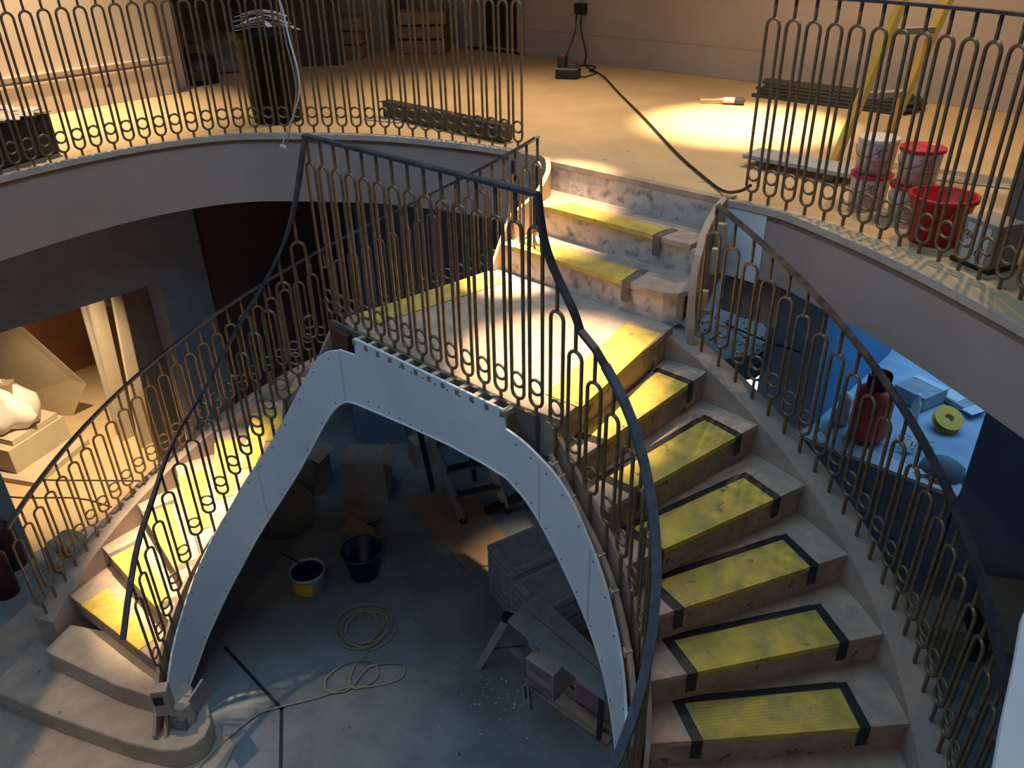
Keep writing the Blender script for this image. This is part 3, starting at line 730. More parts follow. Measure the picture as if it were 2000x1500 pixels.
mb = MB(); mb.tube([(-.42, 2.36, -1.19), (.0, 2.2, -1.14), (.30, 2.16, -1.12)], .008, 8)
mb.build('rod', 'black', label='thin black rod lying across the grey ledge', cat='rod')

# ------------------------------------------------------------------ loose things
def T_(name, loc, label, cat, group=None, rz=0): return empty(name, loc, rz, label=label, cat=cat, group=group)
def P_(mb, name, m, parent, **kw): return mb.build(name, m, parent=parent, **kw)
def text_mesh(body, size, m, name, parent, mtx, bend=None, ext=.0006):
    cu = D.curves.new('lettering', 'FONT'); cu.body = body; cu.size = size; cu.align_x = 'CENTER'; cu.align_y = 'CENTER'; cu.extrude = ext; cu.resolution_u = 3
    to = D.objects.new('lettering', cu); COL.objects.link(to)
    dg = bpy.context.evaluated_depsgraph_get(); me = D.meshes.new_from_object(to.evaluated_get(dg))
    COL.objects.unlink(to); D.objects.remove(to)
    for v in me.vertices:
        x, y, z = v.co
        if bend: a = x/bend; v.co = Vector(((bend+z)*math.sin(a), -(bend+z)*math.cos(a), y))
        else: v.co = Vector((x, -z, y))
    me.materials.clear(); me.materials.append(M[m])
    o = D.objects.new(name, me); COL.objects.link(o); o.parent = parent; o.matrix_local = mtx
    return o
def copy_tree(o, loc=None, rz=None, label=None, parent=None):
    c = o.copy(); COL.objects.link(c); c.parent = parent
    if loc is not None: c.location = loc
    if rz is not None: c.rotation_euler = (0, 0, rz)
    if label: c['label'] = label
    for ch in list(o.children): 
        d = ch.copy(); COL.objects.link(d); d.parent = c
        for g in ch.children:
            e = g.copy(); COL.objects.link(e); e.parent = d
    return c
def bucket_profile(r0, r1, h, t=.003, lip=.008):
    return [(0, 0), (r0, 0), (r1, h-.02), (r1+lip, h-.018), (r1+lip, h), (r1, h), (r1-t, h-.004), (r0-t, .006), (0, .006)]

# --- upper floor, left
b = T_('waste_bin', (-2.94, .03, T), 'tall dark green plastic bin overfilled with white offcuts behind the left gallery balustrade', 'bin')
M['darkgreen'].node_tree.nodes['Principled BSDF'].inputs['Specular IOR Level'].default_value = .12
P_(MB().lathe(bucket_profile(.165, .215, .60, .004, .014), n=40), 'body', 'darkgreen', b)
P_(MB().lathe([(.222, .55), (.232, .555), (.232, .60), (.222, .605)], n=40), 'rim', 'darkgreen', b)
for i in range(9):
    a = random.random()*6.28; mb = MB(); ln = .17+.07*random.random(); cx_ = .03*math.cos(a*3)
    pts = [Vector((cx_+math.cos(a)*ln*t, math.sin(a)*ln*t, .60+.012*i+.03*(1-t*t))) for t in (-1, -.5, 0, .5, 1)]
    mb.bar(pts, .035, .004); P_(mb, 'offcut', 'white', b)
c = T_('tool_case', (-3.33, -1.66, T), 'black crate with a crumpled grey cover on top, beside the cream wall', 'crate', rz=.35)
P_(MB().box((0, 0, .12), (.36, .46, .24)), 'body', 'black', c, bevel=.01)
mb = MB()
for i in range(5):
    for j in range(5): mb.box((-.15+.075*i, -.19+.095*j, .252+.012*random.random()), (.08, .1, .006), random.random(), .25*random.random()-.1, .25*random.random()-.1)
P_(mb, 'cover_sheet', 'alu', c)
P_(MB().tube([(-.02, -.231, .12), (0, -.245, .16), (.08, -.245, .16), (.10, -.231, .12)], .006), 'handle', 'alu', c)
# cartons
GC = 'flat cartons stacked by the dim wall'
car = [((-5.05, 2.2), 0, .0, 'lowest brown carton of the left stack by the dim wall'), ((-5.10, 2.24), .13, .06, 'middle brown carton of the left stack by the dim wall'), ((-5.06, 2.25), .26, -.04, 'top brown carton of the left stack by the dim wall'),
       ((-4.62, 2.95), 0, .03, 'lowest brown carton of the right stack by the narrow doorway'), ((-4.66, 2.98), .14, -.05, 'middle brown carton of the right stack by the narrow doorway'), ((-4.60, 2.96), .28, .05, 'top brown carton of the right stack by the narrow doorway')]
pc = None
for (x, y), z, rz, lab in car:
    if pc is None:
        pc = T_('carton', (x, y, T+z), lab, 'carton', GC, rz+.65)
        P_(MB().box((0, 0, .06), (.50, .36, .12)), 'box', 'card', pc, bevel=.004); P_(MB().box((0, 0, .1205), (.502, .05, .002)), 'tape', 'cardw', pc)
    else: copy_tree(pc, (x, y, T+z+.002), rz+.65, lab)
mb = MB(); mb.box((0, 0, .75), (.42, .03, 1.5)); o = mb.build('leaning_board', 'darkbrown', loc=(-4.75, 1.72, T), label='dark brown board leaning beside the left stack of cartons', cat='board'); o.rotation_euler = (-.28, 0, .9)
mb = MB(); mb.box((0, 0, .7), (.60, .02, 1.4)); o = mb.build('leaning_board', 'cardw', loc=(-5.25, 2.62, T), label='wide tan board leaning on the wall behind the left cartons', cat='board'); o.rotation_euler = (-.18, 0, .7)
# dark heap beyond the cream wall corner
b = T_('tool_bag', (-4.85, .48, T), 'dark tool bag with a strap next to the cream wall corner', 'bag', rz=.5)
P_(MB().lathe([(0, 0), (.16, 0), (.19, .06), (.18, .16), (.12, .23), (0, .25)], n=20), 'bag_body', 'black', b)
P_(MB().tube([(-.12, 0, .22), (-.08, 0, .33), (.08, 0, .33), (.12, 0, .22)], .012), 'strap', 'darkbrown', b)
b = T_('work_jacket', (-5.35, .95, T), 'crumpled dark work jacket on the floor in the dim corner', 'jacket')
mb = MB()
for i in range(7):
    a = i*.9; mb.lathe([(0, 0), (.13, .01), (.11, .07), (.05, .12), (0, .13)], (.16*math.cos(a), .12*math.sin(a), .0), 14)
P_(mb, 'cloth', 'wall_dark', b)
b = T_('carton', (-5.75, 1.35, T), 'grey-brown open carton among the dark clutter in the dim corner', 'carton', rz=.3)
P_(MB().box((0, 0, .10), (.40, .30, .20)), 'box', 'cardw', b); P_(MB().box((.24, 0, .19), (.10, .30, .004), ry=.5), 'flap', 'cardw', b)
# long dark strip
o = T_('steel_channel', (-1.80, .60, T), 'long charcoal steel channel lying behind the left gallery balusters', 'steel channel', rz=-.02)
P_(MB().box((0, 0, .055), (1.22, .085, .10)), 'channel', 'darkmetal', o, bevel=.003); P_(MB().box((-.02, .0, .106), (1.22, .095, .006)), 'top_flange', 'steel', o)
MB().box((-2.33, .53, T+.003), (.30, .14, .003), .3).build('paper_sheet', 'cardw', label='flat tan paper scrap under the left end of the charcoal channel', cat='paper')
# hanging white cable
w_ = T_('hanging_cable', (-2.31, -.35, .49), 'white cable dangling from above into the stair opening with a terminal block', 'cable')
pts = cr([(-2.16, -.35, 3.2), (-2.13, -.35, 2.2), (-2.12, -.35, 1.6), (-2.12, -.35, 1.415), (-2.087, -.35, 1.309), (-2.059, -.35, 1.145), (-2.022, -.35, 1.006), (-2.029, -.35, .874), (-2.122, -.35, .727), (-2.218, -.35, .621), (-2.314, -.35, .505)], 6)
P_(MB().tube([Vector(p)-w_.location for p in pts], .0055, 8), 'cord', 'white', w_)
P_(MB().tube([Vector((p[0]+.022*math.sin(i*.12), p[1]+.02*math.cos(i*.1), p[2]))-w_.location for i, p in enumerate(pts)], .004, 6), 'cord', 'alu', w_)
mb = MB(); [mb.lathe([(0, -.012), (.009, -.012), (.009, .012), (0, .012)], (-.02+.02*i, 0, -.002), 12) for i in range(3)]
P_(mb.box((0, 0, 0), (.06, .012, .014)), 'terminal_block', 'white', w_)
# charger, socket, cables
c = T_('battery_charger', (-2.36, 2.62, T), 'black battery charger with a red battery on it by the back wall', 'charger', rz=.45)
P_(MB().box((0, 0, .04), (.20, .15, .08)), 'body', 'black', c, bevel=.01); P_(MB().box((0, 0, .083), (.19, .14, .006)), 'top_plate', 'alu', c)
bt = P_(MB().box((-.055, .02, .13), (.075, .10, .10)), 'battery', 'black', c, bevel=.008); P_(MB().lathe([(.022, 0), (.022, .006), (0, .006)], (-.055, .02, .18), 16), 'battery_cap', 'redlid', bt)
P_(MB().box((.045, .0, .105), (.08, .10, .045)), 'cradle', 'darkmetal', c, bevel=.01)
s_ = T_('socket_adaptor', (-2.845, BW-.03, .98), 'square black plug adaptor on the back wall with two leads', 'socket')
P_(MB().box((0, 0, 0), (.12, .06, .095)), 'body', 'black', s_, bevel=.008)
P_(MB().tube([(-.03, -.02, -.045), (-.03, -.03, -.10)], .008), 'plug_lead', 'black', s_); P_(MB().tube([(.03, -.02, -.045), (.03, -.03, -.10)], .008), 'plug_lead', 'black', s_)
pts = cr([(-2.875, 3.36, .90), (-2.88, 3.36, .80), (-2.92, 3.35, .68), (-2.93, 3.30, .58), (-2.90, 3.2, .518), (-2.80, 3.1, .516), (-2.68, 3.12, .516), (-2.62, 3.22, .516), (-2.50, 3.2, .516), (-2.42, 3.0, .516), (-2.30, 2.95, .516), (-2.25, 2.72, .516), (-2.27, 2.66, .53)], 6)
MB().tube(pts, .006, 6).build('charger_lead', 'blackcable', label='thin black lead looping over the floor from the wall adaptor to the charger', cat='cable')
pts = cr([(-2.815, 3.36, .90), (-2.808, 3.36, .787), (-2.72, 3.33, .60), (-2.62, 3.2, .518), (-2.15, 2.845, .518), (-1.55, 2.276, .518), (-.866, 1.641, .518), (-.209, 1.01, .518), (.167, .682, .518), (.411, .483, .525), (.58, .33, .59), (.70, .20, .67)], 8)
MB().tube(pts, .008, 8).build('extension_cable', 'blackcable', label='long black cable crossing the upper floor from the wall adaptor to the right handrail', cat='cable')
# brush
b = T_('dust_brush', (-.71, 2.47, T), 'wooden hand brush with dark bristles lying on the open upper floor', 'brush', rz=.45)
P_(MB().tube([(-.19, 0, .02), (-.10, 0, .022), (-.02, 0, .026)], .01, 10, rr=[.012, .010, .018]), 'handle', 'wood', b)
P_(MB().box((.02, 0, .028), (.09, .065, .035)), 'ferrule', 'white', b, bevel=.012); P_(MB().box((.095, 0, .025), (.075, .072, .045)), 'bristles', 'darkmetal', b, bevel=.015)
# steel bars
GB = 'dark steel bars heaped along the back wall'
o0 = None; rows = [(8, 0.0), (7, .022), (6, .044), (5, .066), (3, .088)]
for ri, (n_, z_) in enumerate(rows):
    for i in range(n_):
        x = -.12+.05*(random.random()-.5)+(.04 if ri % 2 else 0); y = 2.86+.05*i+.02*ri; rz = .03*(random.random()-.5)
        if o0 is None:
            o0 = T_('steel_bar', (x, y, T+.012), 'dark flat steel bar in the heap lying along the back wall', 'steel bar', GB, rz)
            P_(MB().box((0, 0, 0), (1.12, .04, .018)), 'bar', 'darkmetal', o0)
        else: copy_tree(o0, (x, y, T+.012+z_), rz)
# grey laminate board
o = T_('grey_board', (.54, 1.10, T), 'narrow pale grey board lying on battens near the right gallery balusters', 'board', rz=-.03)
P_(MB().box((0, 0, .055), (.62, .20, .022)), 'board', 'plankgrey', o); P_(MB().box((-.2, 0, .022), (.05, .18, .044)), 'batten', 'steel', o); P_(MB().box((.2, 0, .022), (.05, .18, .044)), 'batten', 'steel', o)
# fibreglass ladder leaning over
l = T_('step_ladder', (.65, 1.55, T), 'yellow fibreglass ladder leaning up to the right behind the white tubs', 'ladder')
L0 = Vector((.606, 1.373, T)); L1 = Vector((.80, 1.55, 1.60)); up = (L1-L0); wv = Vector((.13, .20, 0))
L1b = L0+up*1.55
def pl_(a): return Vector(a)-l.location
rail_l = MB().bar([pl_(L0), pl_(L1b)], .075, .03); P_(rail_l, 'rail', 'fibre', l)
R0 = L0+wv+Vector((.03, 0, 0)); R1 = L1b+wv*1.0+Vector((.03, 0, 0)); P_(MB().bar([pl_(R0), pl_(R1)], .075, .03), 'rail', 'fibre', l)
for i in range(5):
    t = .22+.19*i; a = L0.lerp(L1b, t); bb = R0.lerp(R1, t); P_(MB().bar([pl_(a), pl_(bb)], .07, .03), 'step', 'alu', l)
# white tubs with red lids
def tub(loc, label, lid=True, rz=0, first=None):
    t = T_('adhesive_tub', loc, label, 'tub', 'white tubs with red lids', rz)
    P_(MB().lathe([(0, 0), (.082, 0), (.090, .150), (.090, .155), (0, .155)], n=36), 'body', 'white', t)
    if lid: P_(MB().lathe([(.091, .143), (.098, .146), (.098, .161), (.092, .164), (.088, .160), (0, .158)], n=36), 'lid', 'redlid', t)
    else: P_(MB().lathe([(.091, .140), (.094, .142), (.094, .161), (.09, .163), (0, .163)], n=36), 'lid', 'white', t)
    P_(MB().tube([(.093*math.cos(a), .093*math.sin(a), .118-.04*math.sin((a-3.2)/1.9*PI)) for a in np.linspace(3.2, 5.1, 12)], .002, 6), 'wire_handle', 'steel', t)
    for body, sz, z, dx in (('FLOOR', .018, .118, 0), ('35', .040, .092, 0), ('WALLCOVERING', .0145, .062, -.0), ('ADHESIVE', .0145, .046, 0)):
        text_mesh(body, sz, 'print', 'lettering', t, Matrix.Translation((0, 0, z)) @ Matrix.Rotation(.42, 4, 'Z'), bend=.0895)
    return t
tub((1.04, .755, T), 'lower white tub of the left pair beside the ladder foot', True, .1)
tub((1.04, .76, T+.166), 'upper white tub with a plain white lid, topmost of the left pair', False, .15)
tub((1.255, .69, T), 'lower white tub mostly hidden behind the red bucket', True, .1)
tub((1.26, .695, T+.166), 'upper white tub with a bright red lid, topmost of the right pair', True, .2)
r = T_('red_bucket', (1.455, .46, T), 'open red plastic bucket standing behind the right gallery balusters', 'bucket')
P_(MB().lathe(bucket_profile(.100, .128, .205, .003, .010), n=48), 'body', 'red', r)
P_(MB().lathe([(.02, 0), (.02, .003), (0, .003)], (0, 0, 0), 14, Matrix.Rotation(-1.4, 4, 'Y') @ Matrix.Rotation(0, 4, 'X')), 'stain', 'alu', r).location = (.076, -.086, .14)
p = T_('tile_pack', (1.70, .31, T), 'film wrapped pale tile pack beside the red bucket', 'pack', rz=-.45)
P_(MB().box((0, 0, .095), (.17, .14, .19)), 'body', 'cardw', p, bevel=.006); P_(MB().box((0, -.072, .09), (.11, .004, .16)), 'film_label', 'white', p); P_(MB().box((0, 0, .008), (.19, .16, .014)), 'base_board', 'black', p)
text_mesh('60', .045, 'steel', 'lettering', p, Matrix.Translation((-.03, -.0745, .12)))
text_mesh('160', .04, 'steel', 'lettering', p, Matrix.Translation((.012, -.0745, .06)))
MB().box((1.30, 1.54, T+.003), (.36, .22, .004), .2).build('card_sheet', 'cardw', label='flat brown card sheet on the floor behind the red bucket', cat='card')
mb = MB(); mb.box((0, 0, .1), (.26, .3, .2)); b = mb.build('carton', 'card', loc=(2.02, .42, T), label='brown carton at the far right edge beside the tile pack', cat='carton', bevel=.004); b.rotation_euler = (0, 0, -.4)

# --- lower floor
b = T_('paint_tub', (-1.80, -1.02, FL), 'white paint tub with blue paint inside and a yellow label, left of the dark bucket', 'tub')
P_(MB().lathe(bucket_profile(.115, .125, .165, .003, .006), n=40), 'body', 'white', b)
P_(MB().lathe([(.119, .150), (.0, .150)], n=40), 'paint', 'navy', b)
mb = MB(); vs = []; fs = []
for i in range(13):
    a = -1.75+i*.115; vs += [(.1265*math.cos(a)-.0, .1265*math.sin(a), .02), (.1275*math.cos(a), .1275*math.sin(a), .13)]
for i in range(12): fs.append((2*i, 2*i+2, 2*i+3, 2*i+1))
P_(mb.add(vs, fs), 'label_panel', 'ylabel', b); P_(MB().tube([(-.05, .02, .15), (-.16, -.02, .19), (-.26, -.05, .20)], .008), 'brush_handle', 'darkbrown', b)
b = T_('dark_bucket', (-1.60, -.66, FL), 'open dark blue bucket standing right of the paint tub', 'bucket')
P_(MB().lathe(bucket_profile(.105, .148, .245, .004, .010), n=40), 'body', 'navy', b); P_(MB().tube([(.155*math.cos(a), .155*math.sin(a), .238) for a in np.linspace(0, 6.1, 30)], .004, 6), 'rim', 'plankgrey', b)
# cable coil
def coil():
    P = []
    for i in range(0, 330):
        a = i*.12+1.0; r = .155+.035*math.sin(a*.37)+.015*math.sin(a*1.7); P.append((-1.165+r*math.cos(a)*1.0+.02*math.sin(a*.21), -1.01+r*math.sin(a)+.02*math.cos(a*.3), FL+.008+.0005*(i % 60)))
    P += [tuple(x) for x in cr([P[-1], (-1.0, -1.10, FL+.01), (-.95, -1.25, FL+.01), (-.86, -1.37, FL+.01), (-.78, -1.36, FL+.012), (-.76, -1.22, FL+.012), (-.88, -1.16, FL+.014), (-1.0, -1.28, FL+.014), (-1.0, -1.45, FL+.012), (-.9, -1.5, FL+.012), (-.82, -1.40, FL+.014), (-.86, -1.2, FL+.016), (-.72, -1.04, FL+.01), (-.64, -1.12, FL+.01), (-.72, -1.28, FL+.01), (-.837, -1.40, FL+.01), (-.92, -1.581, FL+.01), (-1.034, -1.773, FL+.01), (-1.096, -1.919, FL+.012), (-1.075, -2.145, FL+.018), (-1.035, -2.303, FL+.02), (-.98, -2.5, FL+.02)], 7)]
    return P
MB().tube(coil(), .0055, 6).build('cable_coil', 'cream_cable', label='loosely coiled cream cable on the concrete floor with a tail towards the concrete steps', cat='cable')
# plywood sheet
mb = MB(); mb.prism([(-1.046, -.116), (-.95, .02), (-1.02, .10), (-.80, .24), (-1.75, .62), (-2.05, .10)], FL+.001, FL+.014); mb.build('plywood_sheet', 'card', label='thin tan plywood sheet lying flat under the landing', cat='board')
# drum
d = T_('cable_drum', (-2.42, -.82, FL), 'round pale timber drum leaning in the dark below the left flight', 'drum', rz=.9)
mt = Matrix.Rotation(PI/2-.25, 4, 'X')
P_(MB().lathe([(0, -.02), (.26, -.02), (.26, .02), (0, .02)], (0, .05, .26), 40, mt), 'disc', 'card', d); P_(MB().lathe([(0, -.02), (.26, -.02), (.26, .02), (0, .02)], (0, .30, .29), 40, mt), 'disc', 'card', d); P_(MB().lathe([(.10, -.12), (.10, .12)], (0, .17, .27), 20, mt), 'core', 'darkbrown', d)
P_(MB().lathe([(0, -.024), (.03, -.024)], (0, .05, .26), 16, mt), 'hub_hole', 'black', d)
for i, (x, y, s, m, lab) in enumerate([(-2.85, -.28, .32, 'cardw', 'grey carton in the dark behind the round drum'), (-2.33, -.02, .36, 'cardw', 'larger grey carton in the dark right of the round drum'), (-2.98, .62, .45, 'wall_navy', 'tall blue-grey carton at the back of the dark space'), (-2.35, .62, .22, 'cardw', 'small pale carton at the back of the dark space')]):
    b = T_('carton', (x, y, FL), lab, 'carton', rz=.3*i+.4); P_(MB().box((0, 0, s*.6), (s, s*.8, s*1.2)), 'box', m, b, bevel=.005); P_(MB().box((s*.55, 0, s*1.18), (s*.3, s*.78, .004), ry=.5), 'flap', m, b)
for x, y, rz, lab in ((-1.98, -.42, .4, 'crumpled cardboard scrap nearest the dark bucket'), (-2.15, -.30, 1.3, 'crumpled cardboard scrap lying left of the other scrap')):
    mb = MB(); mb.box((0, 0, .06), (.24, .14, .01), rz, .5, .3); mb.box((.12, .05, .04), (.14, .16, .01), rz+.8, -.4, .3); mb.build('cardboard_scrap', 'card', loc=(x, y, FL), label=lab, cat='cardboard')
# aluminium ladder
l = T_('aluminium_ladder', (-1.46, .25, FL+.016), 'aluminium step ladder standing in the dark under the landing', 'ladder')
for dx, dy in ((0, 0), (.18, .34)):
    P_(MB().bar([(dx, dy, 0), (dx-.22, dy-.14, 1.0), (dx-.36, dy-.22, 1.75)], .03, .06), 'rail', 'alu', l)
    P_(MB().bar([(dx-.50, dy+.12, 0), (dx-.36, dy-.20, 1.7)], .03, .04), 'back_rail', 'steel', l)
    P_(MB().lathe([(0, 0), (.035, 0), (.03, .04), (0, .05)], (dx, dy, 0), 12), 'foot', 'black', l)
for i in range(6):
    z = .25+.25*i; P_(MB().bar([(-.205*z, -.126*z, z), (.18-.205*z, .34-.126*z, z)], .08, .025), 'step', 'steel', l)
MB().bar([(-1.40, .45, FL+.03), (-1.05, .95, FL+.25)], .05, .06).build('floor_clamp', 'black', label='black sash clamp lying right of the aluminium ladder foot', cat='clamp')
# cartons of tiles
GT = 'flat tile cartons in the pallet stacks'
ax = Vector((.96, -.27, 0)).normalized(); ay = Vector((.27, .96, 0)).normalized(); rzS = math.atan2(ax.y, ax.x)
o0 = None
for sx, n_, nm in ((0, 7, 'left'), (1, 6, 'right')):
    for i in range(n_):
        c0 = Vector((-.744, -.186, FL+.012))+ax*(.165+.345*sx)+ay*.30+Vector((0, 0, .066*i))
        lab = {0: 'lowest', n_-1: 'topmost'}.get(i, 'number %d from the bottom' % (i+1))
        lab = ('topmost tile carton of the taller left stack, with taped edges' if (sx == 0 and i == n_-1) else 'topmost tile carton of the lower right stack, half under the cladding' if i == n_-1 else
               'tile carton in the %s stack, %s' % ('taller left' if sx == 0 else 'lower right', {0: 'lowest, resting on the concrete floor', 1: 'directly above the lowest one', n_-2: 'directly under the topmost one', n_-3: 'third from the top', 3: 'fourth from the top', 2: 'third from the bottom'}[i]))
        if o0 is None:
            o0 = T_('tile_carton', c0, lab, 'carton', GT, rzS)
            P_(MB().box((0, 0, .031), (.33, .60, .056)), 'box', 'tilecarton', o0, bevel=.005); P_(MB().box((0, -.3015, .031), (.30, .002, .018)), 'print_band', 'wall_navy', o0); P_(MB().box((0, .0, .0615), (.26, .50, .001)), 'top_panel', 'plankgrey', o0)
        else: o = copy_tree(o0, c0, rzS+.02*(random.random()-.5), lab)
        if not (i == n_-1):
            pass
# small crate behind
b = T_('small_crate', (.09, .16, FL), 'small grey tile box standing between the stacks and the planks', 'box', rz=-.3)
P_(MB().box((0, 0, .15), (.20, .26, .30)), 'box', 'pinkprint', b, bevel=.004); P_(MB().box((0, 0, .305), (.21, .27, .012)), 'lid', 'plankgrey', b)
# folding trestle with planks
tr = T_('folding_trestle', (-.14, -.57, FL), 'folding metal trestle with splayed legs carrying two planks', 'trestle')
for a, bb in (((-.19, -.15, 0), (.02, -.06, .555)), ((.26, .06, 0), (.08, .0, .555)), ((-.14, .30, 0), (.02, .13, .555)), ((.22, .32, 0), (.05, .13, .555))): P_(MB().bar([a, bb], .035, .045), 'leg', 'plankgrey', tr)
P_(MB().tube([(-.11, -.11, .20), (.04, -.06, .53)], .006), 'brace', 'steel', tr); P_(MB().tube([(-.11, -.11, .20), (.10, .0, .30)], .006), 'brace', 'steel', tr)
P_(MB().box((.10, .03, .562), (.05, .26, .03), -.05), 'top_bar', 'plankgrey', tr); P_(MB().box((.02, -.07, .545), (.06, .05, .05), .3), 'hinge_block', 'black', tr)
for pts, lab in (([(-.068, -.555), (-.062, -.697), (.72, -.765), (.64, -.64)], 'nearer of two grey planks on the trestle, with paint drops'), ([(-.077, -.406), (-.07, -.548), (.63, -.632), (.60, -.54)], 'farther of two grey planks on the trestle')):
    mb = MB(); mb.prism(pts, -1.965, -1.938); mb.build('plank', 'plankgrey', label=lab, cat='plank', group=None, bevel=.003)
MB().bar([(.60, -.62, FL), (.60, -.62, -1.97)], .025, .025).build('prop_block', 'steel', label='timber prop holding up the far end of the two grey planks', cat='prop')
# boxed tiles on the pallet
pl = T_('timber_pallet', (.33, -.50, FL), 'low timber pallet with pale slats beneath the boxed tiles', 'pallet', rz=.02)
P_(MB().box((0, -.10, .022), (.66, .05, .02)), 'slat', 'wood', pl); P_(MB().box((0, .0, .022), (.66, .09, .02)), 'slat', 'wood', pl); P_(MB().box((0, .12, .022), (.66, .09, .02)), 'slat', 'wood', pl)
for x in (-.29, 0, .29): P_(MB().box((x, .01, .006), (.06, .30, .012)), 'runner', 'card', pl)
b = T_('tile_box', (.125, -.505, FL+.033), 'upright pink printed tile box on the near end of the pallet', 'box', rz=.04)
P_(MB().box((0, 0, .125), (.215, .24, .25)), 'box', 'pinkprint', b, bevel=.003)
P_(MB().box((0, -.1215, .135), (.185, .002, .20)), 'print_panel', 'lilac', b); P_(MB().box((0, -.123, .135), (.185, .002, .06)), 'print_band', 'cardw', b)
P_(MB().box((0, 0, .252), (.22, .245, .004)), 'top_flap', 'sheetwhite', b)
text_mesh('ELEMENTS', .030, 'steel', 'lettering', b, Matrix.Translation((0, -.1225, .018)))
b = T_('tile_box', (.45, -.42, FL+.033), 'second pink printed tile box behind the pale slab on the pallet', 'box', rz=.04)
P_(MB().box((0, 0, .10), (.25, .20, .20)), 'box', 'pinkprint', b, bevel=.003); P_(MB().box((0, -.1015, .10), (.22, .002, .16)), 'print_panel', 'lilac', b)
MB().box((.42, -.575, FL+.05), (.34, .075, .03), .02).build('stone_slab', 'cardw', label='pale narrow slab lying on the front of the pallet', cat='slab', bevel=.003)
b = T_('timber_block', (.08, -.70, FL), 'short timber offcut with a slot on the floor beside the pallet', 'offcut', rz=-.75)
P_(MB().box((0, 0, .03), (.15, .045, .055)), 'block', 'plankgrey', b, bevel=.003); P_(MB().box((-.01, 0, .058), (.09, .012, .003)), 'slot', 'black', b)
mb = MB()
for i in range(46):
    x = -.15+.35*random.gauss(0, .6); y = -.82+.2*random.gauss(0, .7); mb.box((x, y, FL+.002), (.004+.014*random.random()**2, .004+.012*random.random()**2, .004), random.random()*3)
mb.build('plaster_crumbs', 'white', kind='stuff', label='white plaster crumbs scattered over the concrete floor near the pallet', cat='crumbs')
o = MB().box((0, 0, 0), (.012, .13, .20)).build('board_offcut', 'fascia', loc=(-1.07, -2.20, -2.07), label='grey board offcut leaning at the foot of the left inner string', cat='board'); o.rotation_euler = (.35, .15, .35)

# --- store room
def slab(name, m, loc, size, rot, label, cat='board', **kw):
    o = MB().box((0, 0, size[2]/2), size).build(name, m, loc=loc, label=label, cat=cat, **kw); o.rotation_euler = rot; return o
# tilted plasterboard: corners unfolded in its own plane
mb = MB(); A = Vector((-5.4, -1.42, -1.41)); B = Vector((-5.4, -1.06, -2.16)); C = Vector((-5.62, -1.20, FL+.01)); Dd = Vector((-6.40, -2.0, FL+.01)); E_ = Vector((-6.2, -2.1, -1.40))
nn = (B-A).cross(C-A).normalized()*.012
P5 = [A, B, C, Dd, E_]; mb.add([p for p in P5]+[p+nn for p in P5], [(0, 1, 2, 3, 4), (9, 8, 7, 6, 5)]+[(i, (i+1) % 5, 5+(i+1) % 5, 5+i) for i in range(5)])
mb.build('plasterboard_sheet', 'pale', label='large cream plasterboard sheet leaning behind the film wrapped bundle', cat='board')
f = T_('wrapped_bundle', (-5.32, -1.80, FL+.06), 'bundle wrapped in clear film on a low stack of boards in the store room', 'bundle', rz=.4)
mb = MB()
prof = [(0, .0), (.26, .02), (.30, .12), (.25, .22), (.19, .30), (.14, .36), (.07, .40), (0, .42)]
for i, (r_, z_) in enumerate(prof): pass
n_ = 26; vs = []; fs = []
for i, (r_, z_) in enumerate(prof):
    for k in range(n_):
        a = 2*PI*k/n_; q_ = r_*(1+.12*math.sin(5*a+i)+.08*math.sin(9*a-2*i)); vs.append((q_*math.cos(a)*1.1, q_*math.sin(a)*.9, z_+.30+.012*math.sin(7*a+i)))
for i in range(len(prof)-1):
    for k in range(n_): fs.append((i*n_+k, i*n_+(k+1) % n_, (i+1)*n_+(k+1) % n_, (i+1)*n_+k))
P_(mb.add(vs, fs, True), 'film', 'sheetwhite', f); P_(MB().box((-.05, -.02, .12), (.75, .62, .24)), 'board_pack', 'pale', f); P_(MB().box((.0, 0, .27), (.6, .5, .05)), 'top_board', 'pale', f)
P_(MB().box((.10, .02, .66), (.10, .12, .10), .5), 'torn_carton', 'card', f)
slab('door_leaf', 'pale', (-4.55, -.92, FL), (.04, .20, 1.9), (-.10, -.02, .1), 'tall pale timber board leaning upright in the store room opening')
slab('door_leaf', 'pale', (-4.80, -1.02, FL), (.05, .12, 1.5), (-.05, .02, .12), 'moulded pale board with a groove leaning left of the tall one')
slab('brown_panel', 'card', (-4.12, -.90, FL), (.02, .30, 1.75), (-.04, .04, .1), 'broad tan board standing in front of the column', 'board')
slab('brown_panel', 'wall_brown', (-5.9, -.25, FL), (1.2, .03, 2.1), (.0, 0, .1), 'dark red-brown panel at the back of the store room', 'board')
GP = 'thin upright lengths of trim leaning in the store room'
o0 = None
for i in range(7):
    if o0 is None: o0 = slab('trim_length', 'cardw', (-5.0, -.72, FL), (.025, .04, 1.55), (.03, -.02, 0), 'thin upright length of pale trim leaning in the store room corner', 'trim', group=GP)
    else:
        c = o0.copy(); COL.objects.link(c); c.location = (-5.0+.012*i, -.72-.055*i, FL); c.rotation_euler = (.03-.01*i, -.02, 0); c.scale = (1, 1, 1-.05*(i % 3))
slab('timber_plank', 'fascia', (-3.98, -.42, FL), (.04, .16, 2.0), (.0, .03, .0), 'grey upright plank standing against the column', 'plank')
o = slab('flat_board', 'pale', (-5.2, -1.83, FL+.008), (.9, .7, .05), (0, 0, .5), 'low pale board lying under the wrapped bundle', 'board')
l = T_('work_lamp', (-6.3, -2.35, FL), 'glowing work lamp at the left edge of the store room', 'lamp')
M['glow'] = mat('lamp_glow', (1, .9, .7), .5, emit=(1, .80, .5, 14))
